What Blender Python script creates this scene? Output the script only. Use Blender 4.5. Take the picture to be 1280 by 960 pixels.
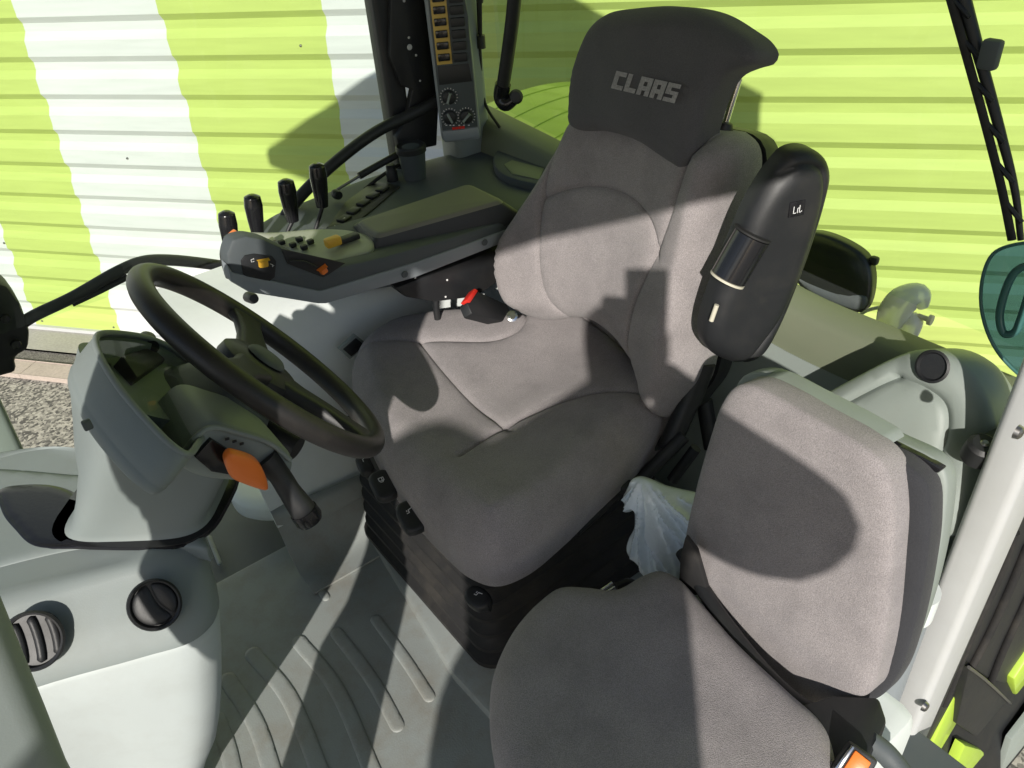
import bpy, bmesh, math, random
import numpy as np
from mathutils import Vector, Matrix
from mathutils.geometry import delaunay_2d_cdt
random.seed(7); rnd = random.Random(11)
for o_ in list(bpy.data.objects): bpy.data.objects.remove(o_)
scn = bpy.context.scene
COL = scn.collection
# ------------------------------------------------------------------ camera
CAM = np.array([0., 0., 1.52])
F = 1000.                                   # focal length in pixels of a 1280 px wide photograph
def _ray(px, py):
    v = np.array([px-640., -(py-480.), -F]); return v/np.linalg.norm(v)
_up = -_ray(764, 1853)
_lat = _ray(-260, -150); _lat = _lat-_lat.dot(_up)*_up; _lat /= np.linalg.norm(_lat)
RW = np.array([np.cross(_lat, _up), _lat, _up])      # camera axes in the tractor's frame: x rearwards, y to its right side, z up
cd = bpy.data.cameras.new('camera'); cam = bpy.data.objects.new('camera', cd); COL.objects.link(cam)
cd.sensor_width = 36; cd.lens = F/1280*36; cd.clip_start = 0.02; cd.clip_end = 2000
cam.matrix_world = Matrix.Translation(Vector(CAM)) @ Matrix([list(r) for r in RW]).to_4x4()
scn.camera = cam
# ------------------------------------------------------------------ light
SUN_AZ, SUN_EL = 48.0, 28.0                 # travel azimuth (from +x towards +y) and elevation
az, el = math.radians(SUN_AZ), math.radians(SUN_EL)
trav = Vector((math.cos(az)*math.cos(el), math.sin(az)*math.cos(el), -math.sin(el)))
world = bpy.data.worlds.new('World'); scn.world = world; world.use_nodes = True
nt = world.node_tree; bg = nt.nodes['Background']
sky = nt.nodes.new('ShaderNodeTexSky'); sky.sky_type = 'NISHITA'; sky.sun_disc = False
sky.sun_elevation = el
sky.sun_rotation = math.atan2(-trav.x, -trav.y)
nt.links.new(sky.outputs[0], bg.inputs[0]); bg.inputs[1].default_value = 0.10
sl = bpy.data.lights.new('sun', 'SUN'); sl.energy = 4.8; sl.angle = math.radians(0.6); sl.color = (1.0, 0.95, 0.87)
so = bpy.data.objects.new('sun', sl); COL.objects.link(so); so.rotation_euler = trav.to_track_quat('-Z', 'Y').to_euler()
so.location = (-3, -3, 4)
scn.view_settings.view_transform = 'Standard'; scn.view_settings.look = 'None'
scn.view_settings.exposure = 0.10; scn.view_settings.gamma = 1
scn.render.engine = 'CYCLES'
scn.cycles.max_bounces = 8; scn.cycles.transparent_max_bounces = 12
# ------------------------------------------------------------------ measuring helpers
def PL(px, py, o, n):
    d = RW@_ray(px, py); n = np.array(n, float)
    return CAM+d*((np.array(o, float)-CAM).dot(n)/d.dot(n))
def Zp(px, py, z): return PL(px, py, (0, 0, z), (0, 0, 1))
def Yp(px, py, y): return PL(px, py, (0, y, 0), (0, 1, 0))
def Xp(px, py, x): return PL(px, py, (x, 0, 0), (1, 0, 0))
class Fr:                                   # a local frame: origin, two axes, normal
    def __init__(s, o, u, v):
        s.o = np.array(o, float); s.u = np.array(u, float)/np.linalg.norm(u)
        v = np.array(v, float); v = v-v.dot(s.u)*s.u; s.v = v/np.linalg.norm(v); s.n = np.cross(s.u, s.v)
    def uv(s, px, py):
        q = PL(px, py, s.o, s.n)-s.o; return (q.dot(s.u), q.dot(s.v))
    def pts(s, L): return [s.uv(*p) for p in L]
    def w(s, u, v, h=0): return s.o+s.u*u+s.v*v+s.n*h
FLOOR = lambda z: Fr((0, 0, z), (1, 0, 0), (0, 1, 0))
# ------------------------------------------------------------------ materials
def mat(name, col, rough=.5, metal=0., var=.08, vs=6., bump=.0, bs=300., spec=.5, sheen=0., coat=0., trans=0., speck=0., dirt=0., alpha=1., dirtcol=(.2, .17, .13)):
    m = bpy.data.materials.new(name); m.use_nodes = True; n = m.node_tree.nodes; l = m.node_tree.links
    b = n['Principled BSDF']
    b.inputs['Roughness'].default_value = rough; b.inputs['Metallic'].default_value = metal
    b.inputs['Specular IOR Level'].default_value = spec; b.inputs['Coat Weight'].default_value = coat
    b.inputs['Sheen Weight'].default_value = sheen; b.inputs['Sheen Roughness'].default_value = .5
    b.inputs['Transmission Weight'].default_value = trans; b.inputs['Alpha'].default_value = alpha
    tc = n.new('ShaderNodeTexCoord')
    no = n.new('ShaderNodeTexNoise'); no.inputs['Scale'].default_value = vs; no.inputs['Detail'].default_value = 5
    l.new(tc.outputs['Object'], no.inputs['Vector'])
    mx = n.new('ShaderNodeMix'); mx.data_type = 'RGBA'
    mx.inputs[6].default_value = (*[c*(1-var) for c in col], 1); mx.inputs[7].default_value = (*[min(1, c*(1+var)) for c in col], 1)
    l.new(no.outputs[0], mx.inputs[0]); out = mx.outputs[2]
    if speck:
        n2 = n.new('ShaderNodeTexNoise'); n2.inputs['Scale'].default_value = bs; n2.inputs['Detail'].default_value = 2
        l.new(tc.outputs['Object'], n2.inputs['Vector'])
        r = n.new('ShaderNodeMapRange'); r.inputs[1].default_value = .3; r.inputs[2].default_value = .7
        r.inputs[3].default_value = 1-speck; r.inputs[4].default_value = 1+speck
        l.new(n2.outputs[0], r.inputs[0])
        m2 = n.new('ShaderNodeVectorMath'); m2.operation = 'SCALE'; l.new(out, m2.inputs[0]); l.new(r.outputs[0], m2.inputs['Scale']); out = m2.outputs[0]
    if dirt:
        n3 = n.new('ShaderNodeTexNoise'); n3.inputs['Scale'].default_value = 9; n3.inputs['Detail'].default_value = 8; n3.inputs['Roughness'].default_value = .7
        l.new(tc.outputs['Object'], n3.inputs['Vector'])
        r = n.new('ShaderNodeMapRange'); r.inputs[1].default_value = .46; r.inputs[2].default_value = .70; r.inputs[4].default_value = dirt
        l.new(n3.outputs[0], r.inputs[0])
        m3 = n.new('ShaderNodeMix'); m3.data_type = 'RGBA'; m3.inputs[7].default_value = (*dirtcol, 1)
        l.new(r.outputs[0], m3.inputs[0]); l.new(out, m3.inputs[6]); out = m3.outputs[2]
        r2 = n.new('ShaderNodeMapRange'); r2.inputs[3].default_value = rough; r2.inputs[4].default_value = min(1, rough+.25)
        l.new(n3.outputs[0], r2.inputs[0]); l.new(r2.outputs[0], b.inputs['Roughness'])
    l.new(out, b.inputs['Base Color'])
    if bump:
        nb = n.new('ShaderNodeTexNoise'); nb.inputs['Scale'].default_value = bs; nb.inputs['Detail'].default_value = 3
        l.new(tc.outputs['Object'], nb.inputs['Vector'])
        bp = n.new('ShaderNodeBump'); bp.inputs['Strength'].default_value = bump; bp.inputs['Distance'].default_value = .002
        l.new(nb.outputs[0], bp.inputs['Height']); l.new(bp.outputs[0], b.inputs['Normal'])
    return m
M = {}
M['trim'] = mat('grey_green_trim', (.25, .285, .265), .42, var=.05, bump=.12, bs=500, dirt=.12)
M['trim_dark'] = mat('slate_trim', (.075, .088, .095), .5, bump=.15, bs=600, dirt=.08)
M['trim_mid'] = mat('mid_grey_trim', (.205, .235, .23), .45, bump=.1, bs=500, dirt=.1)
M['silver'] = mat('silver_grey_trim', (.24, .265, .285), .4, bump=.08, bs=500)
M['white'] = mat('off_white_trim', (.68, .72, .71), .4, var=.03, bump=.06, bs=400, dirt=.06)
M['cover_white'] = mat('light_grey_cover', (.45, .49, .485), .4, var=.04, bump=.08, bs=400, dirt=.12)
M['pod_dark'] = mat('dark_instrument_face', (.022, .026, .022), .3, bump=.05, bs=300)
M['paint'] = mat('white_frame_paint', (.50, .51, .51), .35, var=.03, bump=.1, bs=900, coat=.2, dirt=.08)
M['mat'] = mat('rubber_floor', (.27, .292, .284), .42, var=.1, vs=5, bump=.22, bs=260, dirt=.55)
M['fabric'] = mat('grey_velour', (.295, .270, .272), 1., var=.16, vs=14, bump=.8, bs=650, sheen=.15, speck=.26, spec=.1, dirt=.30, dirtcol=(.10, .094, .10))
M['fabric_dark'] = mat('charcoal_velour', (.098, .096, .102), 1., var=.14, vs=16, bump=.5, bs=900, sheen=.1, speck=.2, spec=.1)
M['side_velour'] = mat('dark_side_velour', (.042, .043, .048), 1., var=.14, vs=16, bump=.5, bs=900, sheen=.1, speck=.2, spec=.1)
M['black'] = mat('black_plastic', (.014, .015, .017), .38, bump=.12, bs=500, dirt=.06)
M['gloss'] = mat('glossy_black_plastic', (.012, .012, .014), .2, bump=.03, bs=200)
M['rubber'] = mat('black_rubber', (.014, .0135, .014), .6, bump=.2, bs=300, dirt=.12)
M['wheelrub'] = mat('worn_wheel_rubber', (.016, .0145, .014), .33, bump=.15, bs=500, dirt=.1)
M['pad_lit'] = mat('soft_plastic_green_lit', (.17, .17, .135), .5, bump=.15, bs=500, dirt=.12)  # pad top: green wall reflection and glare painted into the base colour
M['panel_lit'] = mat('panel_trim_green_lit', (.34, .36, .29), .4, bump=.08, bs=400, dirt=.15)  # grey trim with sunlight and green bounce painted into its colour
M['pad_shaded'] = mat('soft_plastic_shaded', (.034, .036, .04), .5, bump=.15, bs=500)  # pad sides: same plastic as the top, with shade painted in
M['olive'] = mat('olive_trim', (.16, .18, .12), .5, bump=.1, bs=400, dirt=.1)
M['yellow'] = mat('yellow_plastic', (.75, .42, .04), .45)
M['yellowkey'] = mat('amber_frame', (.62, .42, .10), .5)
M['orange'] = mat('orange_plastic', (.85, .20, .03), .35, bump=.05, bs=300)
M['red'] = mat('red_plastic', (.7, .03, .02), .35)
M['chrome'] = mat('chrome', (.7, .7, .7), .15, metal=1., var=.02)
M['steel'] = mat('brushed_steel', (.35, .34, .33), .35, metal=1.)
M['ink'] = mat('white_ink', (.75, .75, .75), .6)
M['inkgrey'] = mat('grey_stitching', (.55, .53, .53), .8, speck=.2)
M['lime'] = mat('lime_paint', (.42, .60, .06), .3, coat=.4, dirt=.1)
M['bag'] = mat('thin_white_polythene', (.80, .88, .93), .2, var=.04, bump=.35, bs=110, trans=.08)
M['clear'] = mat('clear_plastic', (.92, .94, .92), .12, var=.03, trans=.4, bump=.5, bs=45)
M['cream'] = mat('cream_plastic', (.55, .52, .42), .5)
M['screen'] = mat('dark_display_glass', (.015, .018, .017), .12, coat=.5)
M['mirror'] = mat('mirror_back', (.02, .022, .022), .3)
M['tealglass'] = mat('tinted_teal_acrylic', (.16, .30, .26), .15, coat=.3)
M['tealdark'] = mat('dark_teal_seal', (.05, .14, .13), .3)
M['concrete'] = mat('concrete', (.36, .345, .31), .9, var=.2, vs=3, bump=.6, bs=60, speck=.1)
M['kerb'] = mat('pink_concrete', (.44, .37, .32), .9, var=.12, vs=5, bump=.5, bs=60, speck=.1)
M['gutter'] = mat('gutter_dirt', (.15, .14, .125), .95, var=.5, vs=20, bump=1, bs=80, speck=.5)
M['roof'] = mat('roof_liner', (.42, .42, .40), .7)
M['purple'] = mat('purple_sticker', (.05, .03, .10), .4)
def asphalt():
    m = mat('asphalt', (.16, .15, .135), .9, var=.25, vs=1.5, bump=1., bs=90)
    n = m.node_tree.nodes; l = m.node_tree.links; b = n['Principled BSDF']
    tc = n['Texture Coordinate']; v = n.new('ShaderNodeTexVoronoi'); v.inputs['Scale'].default_value = 62
    l.new(tc.outputs['Object'], v.inputs['Vector'])
    r = n.new('ShaderNodeValToRGB'); r.color_ramp.elements[0].color = (.035, .033, .03, 1); r.color_ramp.elements[1].color = (.62, .58, .5, 1)
    r.color_ramp.elements[0].position = .15; r.color_ramp.elements[1].position = .95
    sx = n.new('ShaderNodeSeparateColor'); l.new(v.outputs['Color'], sx.inputs[0]); l.new(sx.outputs[0], r.inputs[0])
    mx = n.new('ShaderNodeMix'); mx.data_type = 'RGBA'; mx.inputs[0].default_value = .6
    src = b.inputs['Base Color'].links[0].from_socket; l.new(src, mx.inputs[6]); l.new(r.outputs[0], mx.inputs[7]); l.new(mx.outputs[2], b.inputs['Base Color'])
    return m
M['asphalt'] = asphalt()
def glass(name, tint, k=1.):
    m = bpy.data.materials.new(name); m.use_nodes = True; n = m.node_tree.nodes; l = m.node_tree.links
    n.remove(n['Principled BSDF']); t = n.new('ShaderNodeBsdfTransparent'); t.inputs[0].default_value = (*tint, 1)
    g = n.new('ShaderNodeBsdfGlossy'); g.inputs['Roughness'].default_value = .02
    fr = n.new('ShaderNodeFresnel'); fr.inputs[0].default_value = 1.45
    mk = n.new('ShaderNodeMath'); mk.operation = 'MULTIPLY'; mk.inputs[1].default_value = k; l.new(fr.outputs[0], mk.inputs[0])
    mx = n.new('ShaderNodeMixShader'); l.new(mk.outputs[0], mx.inputs[0]); l.new(t.outputs[0], mx.inputs[1]); l.new(g.outputs[0], mx.inputs[2])
    l.new(mx.outputs[0], n['Material Output'].inputs[0]); return m
M['glass'] = glass('window_glass', (.86, .93, .87))
M['tealglass'] = glass('tinted_teal_acrylic', (.32, .44, .72))
M['cover'] = glass('instrument_cover', (.80, .84, .78), .3)
# ------------------------------------------------------------------ mesh helpers
def empty(name, loc, label, cat, group=None):
    o = bpy.data.objects.new(name, None); COL.objects.link(o); o.location = Vector(loc); o.empty_display_size = .05
    o['label'] = label; o['category'] = cat
    if group: o['group'] = group
    return o
def tag(o, label=None, cat=None, group=None, kind=None):
    for k, v in (('label', label), ('category', cat), ('group', group), ('kind', kind)):
        if v: o[k] = v
    return o
def link(name, me, m, parent=None, smooth=40, label=None):
    if m is not None: me.materials.append(m)
    o = bpy.data.objects.new(name, me); COL.objects.link(o)
    if parent is not None:
        o.parent = parent; w = Vector((0, 0, 0)); p = parent
        while p is not None: w += p.location; p = p.parent
        me.transform(Matrix.Translation(-w))
    else:
        c = Vector((0, 0, 0))
        for v in me.vertices: c += v.co
        c /= max(1, len(me.vertices)); me.transform(Matrix.Translation(-c)); o.location = c
    if smooth:
        for p in me.polygons: p.use_smooth = True
        try: me.set_sharp_from_angle(angle=math.radians(smooth))
        except Exception: pass
    if label: o['label'] = label
    return o
def bm_link(name, bm, m, parent=None, smooth=40, label=None, recalc=True):
    if recalc: bmesh.ops.recalc_face_normals(bm, faces=bm.faces)
    me = bpy.data.meshes.new(name); bm.to_mesh(me); bm.free(); return link(name, me, m, parent, smooth, label)
def catmull(P, n=8, closed=False):
    P = [np.array(p, float) for p in P]; N = len(P); out = []
    rng = range(N) if closed else range(N-1)
    for i in rng:
        p0 = P[(i-1) % N] if closed or i > 0 else 2*P[0]-P[1]
        p1 = P[i]; p2 = P[(i+1) % N]
        p3 = P[(i+2) % N] if closed or i+2 < N else 2*P[-1]-P[-2]
        a = np.linalg.norm(p1-p0)**.5+1e-9; b = np.linalg.norm(p2-p1)**.5+1e-9; c = np.linalg.norm(p3-p2)**.5+1e-9
        m1 = (p2-p1)+b*((p1-p0)/a-(p2-p0)/(a+b))*1.0; m2 = (p2-p1)+b*((p3-p2)/c-(p3-p1)/(b+c))
        for k in range(n):
            t = k/n; out.append((2*t**3-3*t**2+1)*p1+(t**3-2*t**2+t)*m1+(-2*t**3+3*t**2)*p2+(t**3-t**2)*m2)
    if not closed: out.append(P[-1])
    return out
def resample(P, step, closed=True):
    P = [np.array(p, float) for p in P]
    Q = P+[P[0]] if closed else P
    L = [0]
    for a, b in zip(Q, Q[1:]): L.append(L[-1]+np.linalg.norm(b-a))
    n = max(3, int(L[-1]/step)); out = []
    for i in range(n if closed else n+1):
        s = L[-1]*i/n; k = min(max(0, int(np.searchsorted(L, s, 'right'))-1), len(Q)-2)
        t = (s-L[k])/max(1e-9, L[k+1]-L[k]); out.append(Q[k]*(1-t)+Q[k+1]*t)
    return out
def dist_seg(X, P, closed):
    P = np.array(P); A = P; B = np.roll(P, -1, 0)
    if not closed: A = P[:-1]; B = P[1:]
    D = np.full(len(X), 1e9)
    for a, b in zip(A, B):
        ab = b-a; t = np.clip(((X-a)@ab)/(ab@ab+1e-12), 0, 1); d = np.linalg.norm(X-(a+t[:, None]*ab), axis=1); D = np.minimum(D, d)
    return D
def inside(X, P):
    P = np.array(P); x, y = X[:, 0], X[:, 1]; c = np.zeros(len(X), bool); j = len(P)-1
    for i in range(len(P)):
        xi, yi = P[i]; xj, yj = P[j]
        if yi != yj:
            c ^= ((yi > y) != (yj > y)) & (x < (xj-xi)*(y-yi)/(yj-yi)+xi)
        j = i
    return c
def pad(name, fr, outline, m, parent=None, H=.03, r=.04, thick=.05, seams=(), sd=.006, sw=.004, bulge=None, res=.012, smooth_outline=True, holes=(), hd=.03, tuck=.3, label=None, angle=50, px=True, power=2.):
    """a padded or moulded body: outline in the frame's plane, domed face, rounded rim, skirt and closed back"""
    O = fr.pts(outline) if px else [np.array(p, float) for p in outline]
    if smooth_outline: O = catmull(O, 8, True)
    O = resample(O, res)
    A = np.array(O); lo, hi = A.min(0), A.max(0)
    gx = np.arange(lo[0], hi[0], res); gy = np.arange(lo[1], hi[1], res*.87)
    G = np.array([(x+(res/2 if j % 2 else 0), y) for j, y in enumerate(gy) for x in gx])
    G = G[inside(G, O)]; G = G[dist_seg(G, O, True) > res*.45]
    SM = []
    extra = []
    for s in seams:
        S = fr.pts(s) if px else s
        S = resample(catmull(S, 8), res*.6, False); SM.append(np.array(S))
    if len(SM):
        for S in SM: G = G[dist_seg(G, S, False) > sw*3.2]
        for S in SM:
            T = np.gradient(S, axis=0); T /= np.linalg.norm(T, axis=1)[:, None]+1e-9; N = np.stack([-T[:, 1], T[:, 0]], 1)
            for k in (0, 1, -1, 2.4, -2.4):
                E = S+N*sw*k
                for q in E: extra.append(q)
        extra = np.array(extra); extra = extra[inside(extra, O)]; extra = extra[dist_seg(extra, O, True) > res*.3]
    for rr in (.06, .18, .4):
        pass
    # rings close to the rim so that the rounding is fine
    T = np.gradient(np.vstack([A[-1:], A, A[:1]]), axis=0)[1:-1]; T /= np.linalg.norm(T, axis=1)[:, None]+1e-9
    N = np.stack([-T[:, 1], T[:, 0]], 1)
    if not inside(A+N*1e-4, O).mean() > .5: N = -N
    G = G[dist_seg(G, O, True) > min(r*.35, res*.9)+res*.3] if r > 0 else G
    rings = []
    for k in (.03, .12, .3):
        d = r*k
        if d <= res*1.2 or k < .2:
            E = A+N*d; ok = inside(E, O); ok &= dist_seg(E, O, True) > d*.8; rings.append(E[ok])
    X = np.vstack([A, G]+([extra] if len(extra) else [])+[q for q in rings if len(q)])
    # drop near duplicates
    key = {}; keep = []
    for i, p in enumerate(X):
        kk = (round(p[0]/(res*.02)), round(p[1]/(res*.02)))
        if kk in key and i >= len(A): continue
        key[kk] = 1; keep.append(i)
    X = X[keep]; nO = len(A)
    vs, es, fs, ov, oe, of = delaunay_2d_cdt([Vector(p) for p in X], [(i, (i+1) % nO) for i in range(nO)], [], 1, 1e-7)
    X = np.array([(v.x, v.y) for v in vs]); d = dist_seg(X, O, True)
    d[d < 1e-6] = 0
    t = np.clip(d/max(r, 1e-6), 0, 1); z = H*(1-(1-t)**power)**(1/power) if r > 0 else np.full(len(X), H)
    if bulge is not None: z = z+bulge(X[:, 0], X[:, 1], d)
    for S in SM:
        ds = dist_seg(X, S, False); z = z-sd*np.exp(-(ds/(sw*1.2))**2)-sd*.7*np.exp(-(ds/(sw*6))**2)
    bm = bmesh.new(); V = [bm.verts.new(Vector(fr.w(p[0], p[1], h))) for p, h in zip(X, z)]
    for f in fs:
        try: bm.faces.new([V[i] for i in f])
        except Exception: pass
    rim = {}
    for i in range(len(X)):
        for j in ov[i]:
            if j < nO: rim[j] = i
    loop = [rim[j] for j in range(nO) if j in rim]
    cen = A.mean(0); prev = [V[i] for i in loop]
    for dep, tk in ((thick*.3, 0), (thick*.8, 0), (thick, tuck*.5*min(thick, .04)), ):
        cur = []
        for q, i in enumerate(loop):
            nn = N[q % len(N)]; p = X[i]+nn*tk; cur.append(bm.verts.new(Vector(fr.w(p[0], p[1], z[i]-dep))))
        for k in range(len(loop)):
            a, b = k, (k+1) % len(loop)
            try: bm.faces.new((prev[a], prev[b], cur[b], cur[a]))
            except Exception: pass
        prev = cur
    try: bm.faces.new(prev)
    except Exception: pass
    bm.verts.ensure_lookup_table()
    loose = [v for v in bm.verts if not v.link_faces]
    bmesh.ops.delete(bm, geom=loose, context='VERTS')
    return bm_link(name, bm, m, parent, angle, label)
def tube(name, P, r, m, parent=None, seg=12, smooth=6, closed=False, label=None, squash=None):
    P = [np.array(p, float) for p in P]; Q = catmull(P, smooth, closed) if smooth else P
    n = len(Q); rs = r if not np.isscalar(r) else [r]*len(P)
    RR = np.interp(np.linspace(0, len(P)-(0 if closed else 1), n), range(len(rs)), rs) if not closed else np.full(n, rs[0])
    bm = bmesh.new(); rings = []; up = None
    for i, q in enumerate(Q):
        a = Q[(i+1) % n] if closed or i+1 < n else q; b = Q[i-1] if closed or i > 0 else q
        t = a-b; t = t/(np.linalg.norm(t)+1e-9)
        if up is None:
            up = np.array((0, 0, 1.)) if abs(t[2]) < .9 else np.array((1., 0, 0))
        s = np.cross(t, up); s /= np.linalg.norm(s)+1e-9; up = np.cross(s, t)
        k = squash or 1
        rings.append([bm.verts.new(Vector(q+RR[i]*(s*math.cos(x)*k+up*math.sin(x)))) for x in np.linspace(0, 2*math.pi, seg, endpoint=False)])
    for i in range(n if closed else n-1):
        A, B = rings[i], rings[(i+1) % n]
        for k in range(seg): bm.faces.new((A[k], A[(k+1) % seg], B[(k+1) % seg], B[k]))
    if not closed:
        bm.faces.new(rings[0]); bm.faces.new(rings[-1])
    return bm_link(name, bm, m, parent, 60, label)
def lathe(name, prof, o, ax, m, parent=None, seg=32, label=None, angle=40):
    """prof: list of (radius, height) along axis ax"""
    ax = np.array(ax, float)/np.linalg.norm(ax); e = np.array((0, 0, 1.)) if abs(ax[2]) < .9 else np.array((1., 0, 0))
    a = np.cross(ax, e); a /= np.linalg.norm(a); b = np.cross(ax, a); o = np.array(o, float)
    bm = bmesh.new(); R_ = []
    for r, h in prof:
        R_.append([bm.verts.new(Vector(o+ax*h+r*(a*math.cos(t)+b*math.sin(t)))) for t in np.linspace(0, 2*math.pi, seg, endpoint=False)] if r > 1e-6 else [bm.verts.new(Vector(o+ax*h))])
    for A, B in zip(R_, R_[1:]):
        for k in range(seg):
            if len(A) == 1 and len(B) == 1: break
            if len(A) == 1: bm.faces.new((A[0], B[(k+1) % seg], B[k]))
            elif len(B) == 1: bm.faces.new((A[k], A[(k+1) % seg], B[0]))
            else: bm.faces.new((A[k], A[(k+1) % seg], B[(k+1) % seg], B[k]))
    for E_ in (R_[0], R_[-1]):
        if len(E_) > 1: bm.faces.new(E_)
    return bm_link(name, bm, m, parent, angle, label)
def box(name, c, size, m, parent=None, bev=.004, fr=None, label=None, seg=2, taper=1.):
    """box centred at c, size along the frame's u, v, n (or x, y, z)"""
    u, v, n = (fr.u, fr.v, fr.n) if fr is not None else (np.array((1., 0, 0)), np.array((0, 1., 0)), np.array((0, 0, 1.)))
    bm = bmesh.new(); c = np.array(c, float)
    bmesh.ops.create_cube(bm, size=1)
    for vv in bm.verts:
        k = taper if vv.co.z > 0 else 1
        vv.co = Vector(c+u*size[0]*vv.co.x*k+v*size[1]*vv.co.y*k+n*size[2]*vv.co.z)
    if bev: bmesh.ops.bevel(bm, geom=list(bm.edges), offset=min(bev, min(size)*.45), segments=seg, affect='EDGES', profile=.5)
    return bm_link(name, bm, m, parent, 35, label)
def prism(name, fr, outline, d, m, parent=None, bev=.004, px=True, label=None, smooth_outline=False, seg=2, off=0.):
    """outline in the frame's plane, extruded from height off down to off-d"""
    O = fr.pts(outline) if px else outline
    if smooth_outline: O = resample(catmull(O, 6, True), max(.006, np.ptp(np.array(O), axis=0).max()/40))
    bm = bmesh.new(); T = [bm.verts.new(Vector(fr.w(p[0], p[1], off))) for p in O]; B = [bm.verts.new(Vector(fr.w(p[0], p[1], off-d))) for p in O]
    n = len(O); f1 = bm.faces.new(T); f2 = bm.faces.new(B[::-1])
    for i in range(n): bm.faces.new((T[i], B[i], B[(i+1) % n], T[(i+1) % n]))
    bmesh.ops.recalc_face_normals(bm, faces=bm.faces)
    if bev:
        E_ = list(f1.edges)+([] if smooth_outline else [e for e in bm.edges if e not in f1.edges and e not in f2.edges])
        bmesh.ops.bevel(bm, geom=E_, offset=min(bev, d*.45), segments=seg, affect='EDGES', profile=.5)
    return bm_link(name, bm, m, parent, 35, label)
def loft(name, rings, m, parent=None, cap=True, label=None, angle=45, closed=True):
    bm = bmesh.new(); R_ = [[bm.verts.new(Vector(p)) for p in r] for r in rings]; n = len(R_[0])
    for A, B in zip(R_, R_[1:]):
        for k in range(n if closed else n-1): bm.faces.new((A[k], A[(k+1) % n], B[(k+1) % n], B[k]))
    if cap and closed: bm.faces.new(R_[0]); bm.faces.new(R_[-1])
    return bm_link(name, bm, m, parent, angle, label)
def rrect(cx, cy, a, b, r, n=6):
    out = []
    for sx, sy, t0 in ((1, 1, 0), (-1, 1, 90), (-1, -1, 180), (1, -1, 270)):
        for k in range(n+1):
            t = math.radians(t0+90*k/n); out.append((cx+sx*(a-r)+r*math.cos(t), cy+sy*(b-r)+r*math.sin(t)))
    return out
def sheet(name, fn, us, vs, m, parent=None, thick=0., label=None, angle=45):
    """a surface point fn(u, v) over a grid; thickened when thick is not 0"""
    bm = bmesh.new(); G = [[bm.verts.new(Vector(fn(u, v))) for v in vs] for u in us]
    for i in range(len(us)-1):
        for j in range(len(vs)-1): bm.faces.new((G[i][j], G[i+1][j], G[i+1][j+1], G[i][j+1]))
    bmesh.ops.recalc_face_normals(bm, faces=bm.faces)
    if thick: bmesh.ops.solidify(bm, geom=list(bm.faces), thickness=thick)
    return bm_link(name, bm, m, parent, angle, label)
def text(name, s, fr, at_uv, size, m, parent, rot=0., h=.0006, shear=0., sx=1., ext=.0004, align='CENTER'):
    cu = bpy.data.curves.new(name, 'FONT'); cu.body = s; cu.size = size; cu.align_x = align; cu.align_y = 'CENTER'; cu.extrude = ext; cu.shear = shear
    cu.offset = size*.012
    o = bpy.data.objects.new('tmp', cu); COL.objects.link(o); dg = bpy.context.evaluated_depsgraph_get()
    me = bpy.data.meshes.new_from_object(o.evaluated_get(dg)); bpy.data.objects.remove(o)
    c, s_ = math.cos(rot), math.sin(rot)
    for v in me.vertices:
        x, y = v.co.x*sx, v.co.y
        v.co = Vector(fr.w(at_uv[0]+x*c-y*s_, at_uv[1]+x*s_+y*c, h+v.co.z))
    return link(name, me, m, parent, 0)
def strokes(name, segs, fr, c, s, m, parent, w=.0012, h=.0008):
    """a little printed pictogram from straight strokes in unit coordinates"""
    bm = bmesh.new()
    for (x0, y0, x1, y1) in segs:
        a = np.array((x0, y0))*s; b = np.array((x1, y1))*s; t = (b-a)/(np.linalg.norm(b-a)+1e-9); n = np.array((-t[1], t[0]))*w/2; a = a-t*w*.3; b = b+t*w*.3
        q = [a+n, a-n, b-n, b+n]; bm.faces.new([bm.verts.new(Vector(fr.w(c[0]+p[0], c[1]+p[1], h))) for p in q])
    return bm_link(name, bm, m, parent, 0)

# ================================================================== the setting
GZ = -1.25
wd = np.array((.615, -.788, 0)); wd /= np.linalg.norm(wd)           # along the wall, to the right in the photograph
wn = np.array((-.788, -.615, 0)); wn /= np.linalg.norm(wn)          # out of the wall towards the tractor
W0 = Zp(120, 418, GZ)                                              # a point at the wall's foot
def wallpt(s, h, d=0.): return W0+wd*s+wn*d+np.array((0, 0, h))
def gquad(name, d0, d1, s0, s1, z, m):
    bm = bmesh.new()
    n = 24
    for i in range(n):
        a, b = s0+(s1-s0)*i/n, s0+(s1-s0)*(i+1)/n
        bm.faces.new([bm.verts.new(Vector(wallpt(s, z, d))) for s, d in ((a, d0), (b, d0), (b, d1), (a, d1))])
    bmesh.ops.remove_doubles(bm, verts=bm.verts, dist=1e-5)
    return bm_link(name, bm, m, None, 0)
g = gquad('ground', .4, 400, -400, 400, 0, M['asphalt']); tag(g, kind='structure')
g = gquad('ground_beyond', -400, -.3, -400, 400, -.01, M['asphalt']); tag(g, kind='structure')
g = gquad('path', -.3, .26, -60, 60, .02, M['concrete']); tag(g, kind='structure')
g = gquad('gutter', .26, .40, -60, 60, .006, M['gutter']); tag(g, kind='structure')
ks = empty('kerb_strip', wallpt(0, 0, .45), 'pinkish concrete edging strip laid between gutter and speckled asphalt', 'kerb')
for k in range(-8, 9):
    s = k*1.0+.35
    box('kerb_stone', wallpt(s, .004, .475), (.985, .15, .05), M['kerb'], ks, .006, fr=Fr(W0, wd, wn))
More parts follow.
